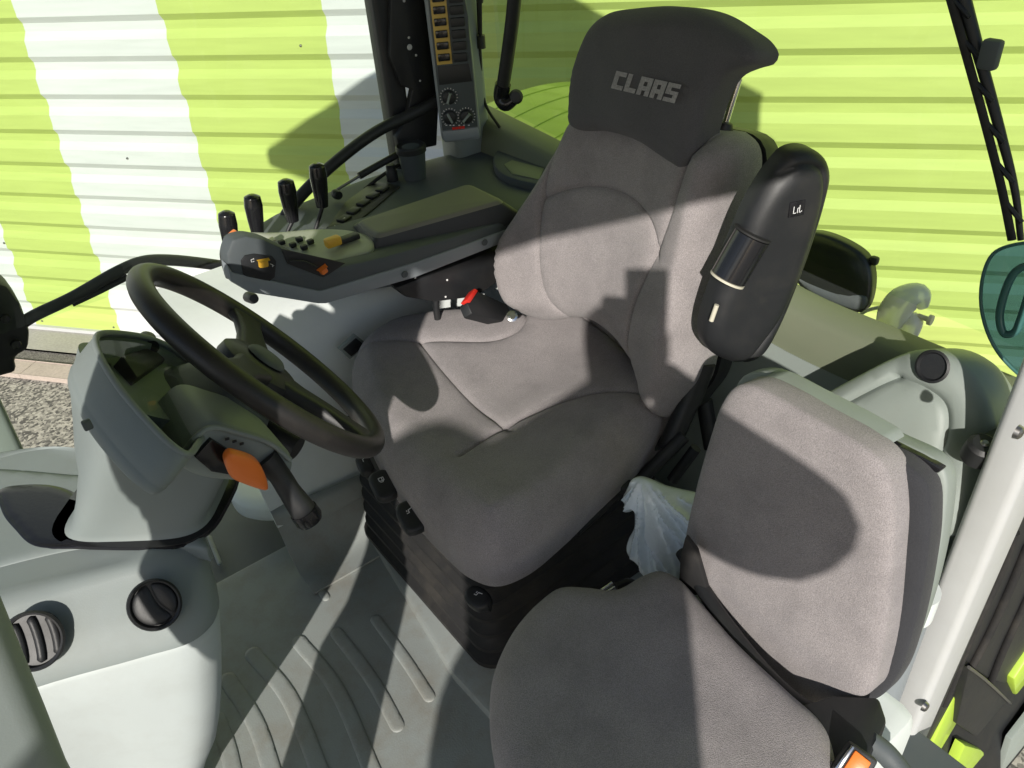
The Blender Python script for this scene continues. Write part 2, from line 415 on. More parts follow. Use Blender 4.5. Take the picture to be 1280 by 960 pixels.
# corrugated metal wall
def wall_material():
    m = mat('painted_steel_sheet', (.60, .625, .615), .62, var=.03, vs=2, bump=.05, bs=30, spec=.3)
    n = m.node_tree.nodes; l = m.node_tree.links; b = n['Principled BSDF']; base = b.inputs['Base Color'].links[0].from_socket
    at = n.new('ShaderNodeAttribute'); at.attribute_name = 'paint'      # s along the wall, height, in metres
    sp = n.new('ShaderNodeSeparateXYZ'); l.new(at.outputs['Vector'], sp.inputs[0])
    def mth(op, a, b_=None, c_=None):
        q = n.new('ShaderNodeMath'); q.operation = op
        for i, v in enumerate((a, b_, c_)):
            if v is None: continue
            if isinstance(v, (int, float)): q.inputs[i].default_value = v
            else: l.new(v, q.inputs[i])
        return q.outputs[0]
    s, z = sp.outputs[0], sp.outputs[1]
    no = n.new('ShaderNodeTexNoise'); no.inputs['Scale'].default_value = 3.1; l.new(at.outputs['Vector'], no.inputs['Vector'])
    zq = mth('MULTIPLY', mth('FLOOR', mth('DIVIDE', z, .2)), .2)
    wob = mth('MULTIPLY', mth('SUBTRACT', no.outputs[0], .5), .045)
    zz = mth('ADD', mth('MULTIPLY', z, .9), mth('MULTIPLY', zq, .1))
    def line(p, q):
        (s0, z0), (s1, z1) = p, q; k = (s1-s0)/(z1-z0)
        return mth('ADD', mth('ADD', mth('MULTIPLY', zz, k), s0-k*z0), wob)
    def wp(px, py):
        q = PL(px, py, W0, wn)-W0; return (q.dot(wd), q[2])
    L = [line(wp(0, 230), wp(62, 395)), line(wp(77, 124), wp(165, 402)), line(wp(206, 0), wp(268, 230)), line(wp(415, 0), wp(440, 170)), line(wp(535, 0), wp(575, 170))]
    g_ = [mth('GREATER_THAN', s, x) for x in L]
    inv = mth('ADD', mth('SUBTRACT', mth('ADD', g_[0], g_[2]), mth('ADD', g_[1], g_[3])), g_[4])
    mx = n.new('ShaderNodeMix'); mx.data_type = 'RGBA'; l.new(inv, mx.inputs[0]); l.new(base, mx.inputs[6]); mx.inputs[7].default_value = (.445, .55, .15, 1)
    # faint dust streaks
    mp = n.new('ShaderNodeMapping'); mp.inputs['Scale'].default_value = (1.2, 14, 1); l.new(at.outputs['Vector'], mp.inputs[0])
    n2 = n.new('ShaderNodeTexNoise'); n2.inputs['Scale'].default_value = 2.2; n2.inputs['Detail'].default_value = 6; l.new(mp.outputs[0], n2.inputs['Vector'])
    rr = n.new('ShaderNodeMapRange'); rr.inputs[1].default_value = .35; rr.inputs[2].default_value = .75; rr.inputs[3].default_value = 1.; rr.inputs[4].default_value = .90
    l.new(n2.outputs[0], rr.inputs[0]); vm = n.new('ShaderNodeVectorMath'); vm.operation = 'SCALE'; l.new(mx.outputs[2], vm.inputs[0]); l.new(rr.outputs[0], vm.inputs['Scale'])
    l.new(vm.outputs[0], b.inputs['Base Color']); return m
M['wall'] = wall_material()
wall = empty('metal_wall', wallpt(0, 0, 0), 'corrugated metal wall painted in white and lime green slanting stripes', 'wall')
prof = [(0., .0), (.082, .0), (.124, -.024), (.166, -.024)]   # height within a rib, depth: proud flat, slope, recess, underside
def cladding(s0, s1, r0, r1, lift):
    ss = np.linspace(s0, s1, 20); rows = []
    for r in range(r0, r1):
        for h, d in prof: rows.append((r*.2+h+.035, d))
    rows.append((r1*.2+.035, 0))
    me = bpy.data.meshes.new('cladding_sheet'); V = []; Fc = []; A = []
    for h, d in rows:
        for s in ss:
            w = .0015*math.sin(s*1.7+h*9)
            V.append(wallpt(s, h, d+w+lift)); A.append((s, h+GZ, 0))
    n = len(ss)
    for i in range(len(rows)-1):
        for j in range(n-1): Fc.append((i*n+j, i*n+j+1, (i+1)*n+j+1, (i+1)*n+j))
    me.from_pydata([tuple(v) for v in V], [], Fc); me.update()
    at = me.attributes.new('paint', 'FLOAT_VECTOR', 'POINT'); at.data.foreach_set('vector', np.array(A).ravel())
    return link('cladding_sheet', me, M['wall'], wall, 0)
for k in range(7):
    for j, (a, b) in enumerate(((-14., -4.5), (-4.5, 1.6), (1.6, 14.))):
        cladding(a, b, k*4, k*4+4, .0)
box('base_flashing', wallpt(0, .02, .014), (28, .03, .045), M['paint'], wall, .003, fr=Fr(W0, wd, wn))
for s in np.arange(-6, 5, .62):
    for k in range(0, 22, 3):
        if rnd.random() < .3: lathe('rivet', [(.0, .007), (.006, .005), (.008, 0)], wallpt(s+rnd.uniform(-.03, .03), k*.2+.075, .001), wn, M['steel'], wall, 8)
box('wall_back', wallpt(0, 2.9, -.09), (28, .05, 5.6), M['concrete'], wall, 0, fr=Fr(W0, wd, wn))

# ================================================================== the cab
cab = empty('tractor_cab', (.4, 1.1, 0), 'open tractor cab with white door post, grey trim and black window frames', 'tractor cab')
box('floor_pan', (.33, 1.05, -.06), (1.5, 1.9, .1), M['trim_dark'], cab, .01)
prism('roof', FLOOR(1.71), [(-.40, .11), (1.12, .11), (1.30, 1.3), (1.28, 2.03), (-.58, 2.03)], .10, M['roof'], cab, .03, px=False)
def rsec(c, a, b, r, ax1, ax2, n=4): return [np.array(c)+np.array(ax1)*x+np.array(ax2)*y for x, y in rrect(0, 0, a, b, r, n)]
def post(name, A, B, a, b, r, m, parent=cab, ax1=(1, 0, 0), ax2=(0, 1, 0), label=None):
    A, B = np.array(A, float), np.array(B, float)
    return loft(name, [rsec(A+(B-A)*t, a, b, r, ax1, ax2) for t in np.linspace(0, 1, 6)], m, parent, label=label)
# rear sill: a beam along the foot of the rear window, and the moulded wall under it
SX = 1.32
sill = [Xp(585, 140, SX), Xp(620, 158, SX), Xp(700, 200, SX), Xp(850, 290, SX), Xp(985, 380, SX), Xp(1120, 440, SX), Xp(1290, 514, SX)]
sill = catmull(sill, 5)
loft('rear_sill', [[q+np.array((dx, 0, dz)) for dx, dz in ((.06, .012), (.045, .02), (-.02, .018), (-.035, .004), (-.05, -.05), (-.06, -.12), (.06, -.12))] for q in sill], M['olive'], cab, angle=60)
loft('rear_wall', [[q+np.array((dx, 0, 0))*1.+np.array((0, 0, dz)) for dx, dz in ((.0, -.08), (-.055, -.07), (-.075, -.14), (-.10, -.24), (-.13, -.34), (-.14, -.75), (.0, -.75))] for q in sill], M['trim'], cab, angle=60)
# side panel under the right console
XS = np.linspace(.30, 1.25, 30)
sec = catmull([(1.50, .13, 0), (1.545, .20, 0), (1.585, .34, 0), (1.61, .47, 0), (1.65, .56, 0), (1.74, .60, 0), (1.96, .61, 0)], 5)
sheet('side_panel', lambda u, v: (u, sec[int(v)][0]+.05*max(0, .25-u)**1.2, sec[int(v)][1]), XS, range(len(sec)), M['white'], cab, .012)
sp = Fr(Yp(440, 432, 1.565), (1, 0, 0), (0, .12, 1))
sk = prism('socket_frame', sp, [(423, 436), (444, 418), (459, 430), (437, 449)], .012, M['trim'], cab, .002, off=.003)
prism('socket_cover', sp, [(428, 436), (444, 422), (455, 431), (438, 445)], .006, M['black'], cab, .001, off=.006)
# posts
pA, pB = Yp(1335, 420, .3), Yp(1040, 1135, .3)
post('door_post', pA+(pA-pB)*((1.66-pA[2])/(pA[2]-pB[2])), pB, .052, .03, .014, M['paint'], label='glossy white rear door post with two screws')
dp = Fr((1.13, .27, .3), (1, 0, 0), (0, 0, 1))
for px, py in ((1274, 541), (1157, 884)):
    lathe('post_screw', [(0, .003), (.0035, .0035), (.006, .004), (.009, .002), (.0105, -.004)], Yp(px, py, .2685)+np.array((0, 0, 0)), (0, -1, 0), M['steel'], cab, 16)
cq = Fr((1.4, .325, .2), (1, 0, 0), (0, 0, 1))
prism('door_frame_cover', cq, [(1225, 620), (1420, 540), (1420, 840), (1275, 860), (1240, 850), (1207, 832), (1165, 960), (1120, 980)], .02, M['black'], cab, .004)
for P in ([(1268, 665), (1250, 715), (1215, 790), (1180, 880)], [(1285, 680), (1262, 735), (1232, 800), (1205, 850)], [(1310, 690), (1285, 745), (1255, 810), (1235, 860)], [(1330, 720), (1305, 780), (1278, 840), (1262, 880)]):
    tube('door_seal', [PL(*p, cq.o+cq.n*.006, cq.n) for p in P], .010, M['rubber'], cab, 8)
box('post_back', (1.24, .33, .12), (.16, .05, 1.0), M['black'], cab, .01)
post('rear_post', (1.27, 1.97, 1.75), (1.25, 1.95, .58), .06, .05, .02, M['trim'])
post('side_post', (1.07, 2.0, 1.75), (1.05, 1.99, -.1), .03, .03, .012, M['black'])
post('front_post', Yp(-130, 270, 1.9), Yp(32, 610, 1.9), .03, .04, .015, M['trim'])
loft('door_front_post', [[np.array((x, y, z)) for x, y in rrect((a+b)/2, .55, (b-a)/2, .03, .02, 4)] for z, a, b in ((1.7, -.30, -.02), (1.25, -.36, -.065), (1.07, -.40, -.093), (.95, -.40, -.110), (.876, -.36, -.121), (.78, -.30, -.130), (.6, -.285, -.135), (.52, -.30, -.136), (.47, -.34, -.137), (.0, -.345, -.137))], M['trim_mid'], cab, angle=60, label='grey moulded front door post, nearest the lens')
prism('added_shade_panel', Fr((0, -.28, 0), (1, 0, 0), (0, 0, 1)), [(-.757, 1.885), (-.407, 1.842), (-.067, 1.762), (.293, 1.69), (.843, 1.58), (.843, 1.95), (-.757, 1.95)], .05, M['paint'], cab, .01, px=False)  # unseen panel added outside the door, shaped to cast shade on the seats
loft('added_shade_plate', [[np.array((-.757, -.24, 1.955)), np.array((.843, -.24, 1.955)), np.array((.843, -.24, 1.925)), np.array((-.757, -.24, 1.925))], [np.array((-.43, .12, 1.70)), np.array((1.13, .12, 1.70)), np.array((1.13, .12, 1.67)), np.array((-.43, .12, 1.67))]], M['paint'], cab)  # added plate joining the shade panel to the roof edge
# windows
bmx = bmesh.new()
def pane(name, P, parent=cab):
    bm = bmesh.new(); bm.faces.new([bm.verts.new(Vector(p)) for p in P]); return bm_link(name, bm, M['glass'], parent, 0)
pane('side_window', [(-.2, 1.985, .62), (1.03, 1.985, .62), (1.03, 1.985, 1.7), (-.3, 1.985, 1.7)])
pane('rear_window', [(1.375, 1.93, .80), (1.375, 1.1, .70), (1.375, .42, .68), (1.375, .42, 1.7), (1.375, 1.93, 1.7)])
pane('windscreen', [(-.23, 1.9, .3), (-.23, 1.45, .3), (-.36, 1.45, 1.7), (-.36, 1.9, 1.7)])
# black guard beside the side post, window rail and strut
fg = Fr((1.05, 1.95, .9), (1, 0, 0), (0, 0, 1))
hg = prism('window_guard', fg, [(484, -140), (489, 0), (488, 70), (503, 108), (516, 112), (508, 150), (496, 172), (500, 192), (546, 182), (550, 100), (540, 0), (530, -140)], .02, M['black'], cab, .003)
for px, py, r in ((505, 1, .0035), (511, 47, .003), (512, 59, .007), (520, 69, .003), (525, 101, .0025)):
    lathe('rivet_hole', [(0, .002), (r, .0015), (r*1.1, 0)], Yp(px, py, 1.928), (0, -1, 0), M['paint'], hg, 10)
rail = [Yp(560, 118, 1.93), Yp(520, 140, 1.93), Yp(470, 165, 1.93), Yp(425, 198, 1.93), Yp(390, 230, 1.93), Yp(362, 262, 1.93), Yp(345, 292, 1.93), Yp(325, 330, 1.93)]
tube('window_rail', rail, .0155, M['black'], cab)
s1 = tube('gas_strut', [Yp(525, 178, 1.9), Yp(470, 208, 1.9), Yp(449, 220, 1.9)], .0095, M['black'], cab, smooth=3)
tube('strut_rod', [Yp(449, 220, 1.9), Yp(418, 239, 1.9)], .004, M['steel'], s1, smooth=0)
lathe('strut_joint', [(0, -.012), (.011, -.012), (.013, 0), (.011, .012), (0, .012)], Yp(421, 243, 1.89), (0, 1, 0), M['black'], s1, 14)
tube('window_seal', [Yp(525, 190, 1.92), Yp(470, 225, 1.92), Yp(430, 262, 1.92), Yp(398, 300, 1.92)], .005, M['rubber'], cab)
tube('window_seal', [Xp(596, -30, 1.3), Xp(600, 60, 1.3), Xp(606, 128, 1.3), Xp(625, 160, 1.3)], .004, M['rubber'], cab)

# ------------------------------------------------------------------ floor mat
fm = FLOOR(.006)
matt = empty('floor_mat', (.2, 1.0, 0), 'grey rubber cab floor mat with long raised ribs and dusty scuffs', 'floor mat')
mo = [(-.42, .2), (.43, .2), (.45, .55), (.47, .86), (.62, 1.43), (1.0, 1.47), (1.0, 1.56), (-.42, 1.56)]
pad('mat_sheet', fm, mo, M['mat'], matt, H=.002, r=.02, thick=.012, res=.03, smooth_outline=False, px=False, tuck=0)
def ribbon(pxs, w):
    C_ = [np.array(fm.uv(*p)) for p in pxs]; S = np.array(resample(catmull(C_, 6), .03, False))
    T = np.gradient(S, axis=0); T /= np.linalg.norm(T, axis=1)[:, None]; N = np.stack([-T[:, 1], T[:, 0]], 1)
    w = w/2; a0 = math.atan2(T[0][1], T[0][0]); a1 = math.atan2(T[-1][1], T[-1][0])
    out = [S[i]+N[i]*w for i in range(len(S))]
    out += [S[-1]+w*np.array((math.cos(a1+math.pi/2-t), math.sin(a1+math.pi/2-t))) for t in np.linspace(0, math.pi, 7)[1:-1]]
    out += [S[i]-N[i]*w for i in range(len(S)-1, -1, -1)]
    out += [S[0]+w*np.array((math.cos(a0-math.pi/2-t), math.sin(a0-math.pi/2-t))) for t in np.linspace(0, math.pi, 7)[1:-1]]
    return out
for pxs, w in (([(374, 697), (408, 748)], .020), ([(470, 775), (510, 830), (537, 872)], .026), ([(421, 792), (465, 850), (497, 908)], .030), ([(374, 803), (420, 860), (470, 975)], .034),
               ([(316, 818), (360, 870), (410, 990)], .036), ([(285, 850), (320, 905), (345, 980)], .036), ([(272, 900), (285, 935), (295, 980)], .034), ([(262, 672), (275, 705)], .012)):
    pad('rib', FLOOR(.0085), ribbon(pxs, w), M['mat'], matt, H=.0032, r=.004, thick=.003, res=.007, smooth_outline=False, px=False, tuck=0)
usec = catmull([(1.36, .009, 0), (1.43, .012, 0), (1.47, .04, 0), (1.495, .10, 0), (1.51, .145, 0), (1.525, .15, 0)], 4)
sheet('mat_upstand', lambda u, v: (u, usec[int(v)][0]+.05*max(0, .25-u)**1.2+.02*math.sin(u*9)*(usec[int(v)][1] > .1), usec[int(v)][1]+.012*math.sin(u*5)*(usec[int(v)][1] > .1)), XS, range(len(usec)), M['mat'], matt, .006)
# raised moulding beside the pedestal
pl = Zp(335, 605, .12)
pad('footrest_moulding', FLOOR(.10), [(300, 585), (355, 560), (372, 585), (372, 625), (345, 638), (300, 634), (285, 610)], M['white'], matt, H=.02, r=.03, thick=.04, res=.012)
# tray under the driver's seat
tray = prism('seat_tray', FLOOR(.03), [(.445, .62), (.43, .95), (.50, 1.50), (1.2, 1.50), (1.2, .62)], .028, M['mat'], matt, .012, px=False)

# ------------------------------------------------------------------ pedestal (front console)
ped = empty('front_pedestal', (-.2, 1.15, 0), 'grey and white pedestal with round air vents under the steering column', 'console')
ZT = .65
def P65(px, py, z): return Zp(px, py, z)
cor = Zp(262, 695, ZT); lft = Zp(-260, 770, ZT)
def pring(z, dx, dy, bend=0.):
    # outline: near side from the front end to the corner, round it, back along the driver's side
    x1, y0 = .075+dx, .985+dy
    base = [(-.75, y0+.16), (-.45, y0+.13), (-.2, y0+.075), (-.05+dx*.8, y0+.022), (.02+dx, y0), (.055+dx, y0+.012), (x1-.004, y0+.035), (x1, y0+.09), (x1-.01, y0+.2), (x1-.06, y0+.34), (x1-.16, y0+.42), (-.4, y0+.46), (-.75, y0+.46)]
    return [np.array((p[0], p[1], z+bend*max(0, -p[0]))) for p in catmull([(*p, 0) for p in base], 5)]
def prings(L): return [pring(*l) for l in L]
loft('upper_shell', prings([(ZT, -.035, .05), (ZT+.003, -.020, .035), (ZT-.001, -.003, .018), (ZT-.008, .008, .006), (ZT-.02, .012, -.006), (.61, .012, -.036), (.58, .006, -.060), (.562, .000, -.072), (.553, -.006, -.073), (.549, -.014, -.062)]), M['trim_mid'], ped, angle=60)
loft('lower_cover', prings([(.556, -.014, -.058), (.548, -.008, -.068), (.54, -.006, -.071), (.47, -.022, -.066), (.38, -.043, -.052), (.29, -.066, -.032), (.22, -.086, -.012), (.14, -.115, .02), (.06, -.14, .05), (.0, -.15, .06)]), M['cover_white'], ped, angle=60)
pad('top_plate', FLOOR(ZT-.004), [(-20, 588), (100, 596), (170, 600), (240, 640), (258, 676), (262, 690), (240, 686), (180, 684), (100, 690), (30, 705), (-60, 730), (-160, 760), (-160, 600)], M['trim_mid'], ped, H=.008, r=.012, thick=.02, res=.012, tuck=0)
# dark recess round the column
pad('column_well', FLOOR(ZT+.003), [(0, 612), (35, 606), (80, 610), (130, 640), (215, 682), (120, 684), (45, 684), (18, 662), (2, 640)], M['gloss'], ped, H=.003, r=.01, thick=.01, res=.01, tuck=0)

# vents on the near side of the pedestal
vf = Fr((0, .95, .608), (1, -.32, 0), (0, .61, .79))
def vent(px, py, rad, open_, y):
    d = RW@_ray(px, py); n = vf.n
    o = PL(px, py, vf.o+n*.006, n)
    f = Fr(o, vf.u, vf.v)
    q = lathe('air_vent', [(rad*1.0, .0), (rad*1.04, .006), (rad*.98, .010), (rad*.90, .008), (rad*.86, -.004), (rad*.84, -.03), (0, -.032)], o, n, M['black'], ped, 36)
    if open_:
        for k in (-.5, .05, .6):
            P = [f.w(rad*(k+.12*math.cos(t)), rad*.8*math.sin(t)*(1-.25*abs(k)), .002) for t in np.linspace(-math.pi/2, math.pi/2, 9)]
            tube('vent_blade', P, [rad*.05]+[rad*.15]*7+[rad*.05], M['black'], q, 8, 0)
        pass
    else:
        pad('vent_flap', Fr(o+n*.001, vf.u, vf.v), [(rad*.84*math.cos(t), rad*.84*math.sin(t)) for t in np.linspace(0, 2*math.pi, 24, endpoint=False)], M['black'], q, H=.004, r=rad*.3, thick=.004, seams=[[(-rad*.05, rad*.75), (rad*.12, 0), (rad*.5, -rad*.55)]], sd=.004, sw=.0015, px=False, res=.005)
    return q
vent(194, 755, .0365, False, .975)
vent(42, 800, .041, True, .965)


# ------------------------------------------------------------------ steering column, cluster and wheel
HUB = np.array([.281, 1.085, .8435]); T_ = .915; RO = -.073
wn_ = np.array([math.sin(T_)*math.cos(RO), math.sin(RO), math.cos(T_)*math.cos(RO)]); wu = np.array([math.cos(T_), 0, -math.sin(T_)]); wu -= wu.dot(wn_)*wn_; wu /= np.linalg.norm(wu); wv = np.cross(wn_, wu)
colm = empty('steering_column', (0, 1.1, ZT), 'grey steering column with hooded instrument pod and black wheel', 'steering column')
# column body rises from the well to the pod
def ring3(c, a, b, ax1, ax2, n=28, p=2.6):
    out = []
    for t in np.linspace(0, 2*math.pi, n, endpoint=False):
        x, y = math.cos(t), math.sin(t); x = math.copysign(abs(x)**(2/p), x); y = math.copysign(abs(y)**(2/p), y)
        out.append(np.array(c)+np.array(ax1)*a*x+np.array(ax2)*b*y)
    return out
e0, e1 = Zp(58, 682, ZT), Zp(248, 684, ZT); bd = (e1-e0)/np.linalg.norm(e1-e0); bp2 = np.array((-bd[1], bd[0], 0)); ba = np.linalg.norm(e1-e0)/2
cb = (e0+e1)/2+bp2*.092; CR = []
for t, a, b in ((-.02, ba+.006, .094), (.012, ba+.005, .093), (.05, ba-.004, .088), (.10, ba-.014, .086), (.5, .106, .098), (.8, .108, .112), (1.0, .10, .118)):
    c = np.array((cb[0], cb[1], ZT-.005))*(1-t)+np.array((.125, 1.09, .87))*t; k = max(0, 1-max(t, 0)*1.6)
    a1 = bd*k+np.array((math.cos(T_*t*.8), 0, -math.sin(T_*t*.8)))*(1-k); a1 /= np.linalg.norm(a1); a2 = bp2*k+np.array((0, 1., 0))*(1-k); a2 -= a2.dot(a1)*a1; a2 /= np.linalg.norm(a2)
    CR.append(ring3(c, a, b, a1, a2, p=4.2, n=44))
prism('column_gap', FLOOR(ZT+.006), [(q[0], q[1]) for q in ring3((cb[0], cb[1], 0), ba+.014, .100, bd, bp2, p=3.6, n=40)], .008, M['gloss'], colm, .001, px=False)
loft('column_cover', CR, M['trim_mid'], colm, angle=60)
# instrument pod: plane parallel to the wheel, set back from it
OFF = .085
po = HUB-wn_*OFF
pf = Fr(po, wv, -wu)                       # u across to the right side, v up the slope; normal = towards the driver?
if pf.n.dot(wn_) < 0: pf = Fr(po, -wv, -wu)
open_ = [(124, 417), (118, 424), (121, 440), (131, 460), (148, 486), (170, 513), (195, 540), (216, 560), (232, 570), (248, 556), (262, 530), (266, 508), (260, 484), (243, 459), (216, 436), (190, 424), (155, 417)]
out_uv = catmull([np.array(pf.uv(*p)) for p in open_], 5, True)
cu = np.mean(out_uv, axis=0)
def podring(k, h, sh=0.): return [pf.w(*(cu+(q-cu)*k+np.array((0, sh))), h) for q in out_uv]
loft('pod_shell', [podring(.93, -.03), podring(.965, -.008), podring(.985, .0), podring(1.0, .001), podring(1.012, -.004), podring(1.02, -.015), podring(1.022, -.032), podring(1.018, -.044), podring(1.006, -.047), podring(1.006, -.050), podring(1.01, -.054), podring(.97, -.064), podring(.80, -.075)], M['trim_mid'], colm, angle=60, cap=False)
loft('pod_inner', [podring(.95, -.004), podring(.93, -.03), podring(.88, -.045), podring(.02, -.045)], M['trim'], colm, angle=60, cap=False)
bm = bmesh.new(); bm.faces.new([bm.verts.new(Vector(p)) for p in podring(.955, -.003)]); bm_link('instrument_cover', bm, M['cover'], colm, 0)
fc = [cu+(q-cu)*.74+np.array((0, .012)) for q in out_uv]
prism('instrument_face', pf, fc, .01, M['pod_dark'], colm, .003, px=False, off=-.036)
tube('pod_lip', [q+pf.n*.001 for q in podring(.985, .0)], .0045, M['trim_mid'], colm, 10, 0, closed=True)
prism('visor_block', pf, [(160, 434), (196, 424), (214, 440), (180, 462)], .03, M['black'], colm, .003, off=-.014)
tube('face_divider', [pf.w(*pf.uv(*p), -.033) for p in ((150, 480), (175, 462), (200, 445))], .0015, M['trim'], colm, 6, 0)
lathe('tilt_knob', [(0, .02), (.010, .018), (.014, .008), (.012, -.02)], pf.w(*pf.uv(190, 421), -.01), wv, M['black'], colm, 16)
box('pod_catch', Yp(109, 531, .865), (.010, .008, .012), M['trim_dark'], colm, .002)
# neck between pod and wheel hub
NR = []
for t, a, b in ((0, .105, .075), (.25, .10, .07), (.55, .085, .055), (.8, .07, .05), (1, .05, .05)):
    c = (HUB-wn_*.12-wu*.03)*(1-t)+(HUB-wn_*.02)*t
    NR.append(ring3(c, a, b, (0, 1, 0), wu))
loft('wheel_neck', NR, M['trim_dark'], colm, angle=60)
# near-side lower cover with switch recess
sf = Fr(Yp(290, 570, .905), (1, 0, -.2), (0, 0, 1))
prism('switch_housing', sf, [(224, 572), (240, 548), (262, 531), (300, 538), (340, 552), (368, 575), (362, 600), (330, 606), (290, 604), (255, 600), (232, 590)], .12, M['trim'], colm, .014, smooth_outline=True, seg=3)
prism('switch_recess', sf, [(241, 568), (262, 546), (284, 560), (286, 590), (262, 586)], .008, M['gloss'], colm, .001, off=.008)
tube('housing_ridge', [sf.w(*sf.uv(*p), .002) for p in ((226, 568), (244, 546), (262, 534), (300, 541), (338, 554), (362, 574))], .004, M['trim'], colm, 8)
for k in range(3): box('ridge_mark', sf.w(*sf.uv(282+k*9, 546+k*3), .006), (.006, .004, .002), M['black'], colm, .001, fr=sf)
# orange shuttle paddle
of = Fr(Yp(308, 590, .872), (1, 0, -.55), (0, -.25, 1))
pad('shuttle_paddle', of, [(281, 572), (287, 566), (300, 568), (318, 575), (330, 590), (334, 612), (326, 611), (305, 604), (290, 597), (283, 586)], M['orange'], colm, H=.007, r=.014, thick=.010, res=.005, label='bright orange paddle below the wheel')
tube('paddle_arm', [Yp(300, 580, .89), Yp(330, 560, .95)], .008, M['black'], colm, smooth=0)
st = tube('stalk', [Yp(330, 572, .91), Yp(348, 592, .90), Yp(362, 614, .89), Yp(386, 648, .875)], [.019, .0155, .016, .020], M['black'], colm, 16)
sd = Yp(386, 648, .875)-Yp(362, 614, .89); sd /= np.linalg.norm(sd)
lathe('stalk_cap', [(.0203, -.016), (.0207, .0), (.0180, .006), (0, .008)], Yp(386, 648, .875), sd, M['gloss'], st, 24)
tf = Fr(Yp(362, 610, .885)+np.array((0, -.0, 0)), (1, 0, -.3), (0, -.2, 1))
strokes('stalk_icon', [(-1, 0, 0, 0), (0, 0, 1, .6), (0, 0, 1, -.6), (-.6, -.8, .4, -.9)], tf, tf.uv(364, 608), .004, M['ink'], st, .001, .0015)
tube('ignition_barrel', [HUB-wn_*.10+wu*.05, Yp(372, 560, 1.02)], [.022, .021], M['black'], colm, 20, 0)
# wheel
whl = empty('steering_wheel', HUB, 'black three spoke steering wheel, worn rim, tilted towards the grey driver seat', 'steering wheel')
def wp_(a, r, h=0.): return HUB+(wv*math.sin(a)+wu*math.cos(a))*r+wn_*h
tube('rim', [wp_(a, .212) for a in np.linspace(0, 2*math.pi, 48, endpoint=False)], .0178, M['wheelrub'], whl, 20, 3, closed=True)
lathe('hub', [(.0, .018), (.026, .018), (.032, .013), (.058, .010), (.067, .003), (.069, -.012), (.06, -.04), (.0, -.04)], HUB-wn_*.012, wn_, M['black'], whl, 36)
lathe('hub_cap', [(.0, .009), (.026, .008), (.031, .004), (.033, 0)], HUB+wn_*.004, wn_, M['trim_dark'], whl, 32)
def spoke(a):
    t = wv*math.cos(a)-wu*math.sin(a); d = wv*math.sin(a)+wu*math.cos(a); R_ = []
    for r, w, h, th in ((.035, .036, -.014, .012), (.07, .030, -.012, .012), (.12, .024, -.005, .011), (.17, .025, -.001, .010), (.206, .036, .0, .010)):
        c = HUB+d*r+wn_*h; R_.append([c+t*x+wn_*y for x, y in rrect(0, 0, w, th, th*.8, 4)])
    return loft('spoke', R_, M['black'], whl, angle=60)
def ang(px, py):
    q = PL(px, py, HUB, wn_)-HUB; return math.atan2(q.dot(wv), q.dot(wu))
for p in ((297, 380), (445, 540), (215, 500)): spoke(ang(*p))
for s in (-1, 1):
    a = ang(445, 540)+s*.0; t = wv*math.cos(a)-wu*math.sin(a)

# ------------------------------------------------------------------ driver's seat
seat = empty('driver_seat', (.8, 1.12, .03), 'grey velour driver seat with tall headrest and raised black armrest', 'seat')
cf = FLOOR(.455)
cuo = [(652, 408), (700, 390), (760, 410), (810, 455), (836, 492), (840, 518), (822, 540), (790, 572), (745, 614), (700, 657), (655, 692), (617, 705), (582, 694), (545, 662), (510, 624), (478, 577), (455, 532), (443, 496), (441, 470), (455, 443), (490, 421), (540, 410), (600, 406)]
c0 = cf.uv(640, 545)
seat_s = [[(436, 464), (500, 459), (560, 456), (620, 452), (648, 440), (660, 424), (655, 408)], [(528, 456), (560, 492), (600, 530), (640, 563)], [(580, 600), (618, 568), (664, 543), (710, 525), (752, 517), (792, 520), (836, 530)], [(672, 396), (715, 412), (759, 438), (792, 471), (822, 506)]]
def cub(x, y, d):
    yc = 1.135; e = np.clip(np.abs(y-yc)/.30, 0, 1); return .020*e**2*np.clip(d/.05, 0, 1)-.012*np.exp(-((y-yc)/.12)**2)*np.clip(d/.1, 0, 1)+.014*np.exp(-((x-.52)/.1)**2)*np.clip(d/.05, 0, 1)
pad('seat_cushion', cf, cuo, M['fabric'], seat, H=.062, r=.085, thick=.075, seams=seat_s, sd=.007, sw=.0032, bulge=cub, res=.0105, tuck=.8, power=2.2)
r_ = math.radians(14); bn = np.array((-math.cos(r_), 0, math.sin(r_)))
bf = Fr((.99, 1.1, .5), (0, -1, 0), (math.sin(r_), 0, math.cos(r_)))
bo = [(740, 128), (722, 150), (708, 178), (690, 215), (668, 256), (653, 290), (647, 325), (649, 360), (658, 387), (682, 399), (740, 398), (778, 424), (806, 468), (822, 504), (837, 521), (852, 503), (870, 478), (880, 440), (893, 380), (907, 310), (924, 240), (932, 205), (928, 182), (913, 168), (880, 160), (800, 140)]
bs_ = [[(716, 160), (712, 200), (704, 250), (701, 310), (704, 360), (716, 398)], [(704, 246), (735, 234), (775, 234), (812, 250), (838, 280), (848, 318)], [(908, 160), (884, 215), (862, 275), (838, 330), (818, 380), (807, 428), (809, 468), (828, 512)]]
ub = bf.uv(775, 270)[0]
def bub(x, y, d): return np.clip(d/.04, 0, 1)*(.045*np.clip(np.abs(x-ub)/.24, 0, 1.1)**2.2)+.012*np.exp(-((y-.18)/.09)**2)*np.clip(d/.06, 0, 1)
pad('backrest', bf, bo, M['fabric'], seat, H=.045, r=.065, thick=.06, seams=bs_, sd=.007, sw=.0032, bulge=bub, res=.0105, tuck=.6, power=2.2)
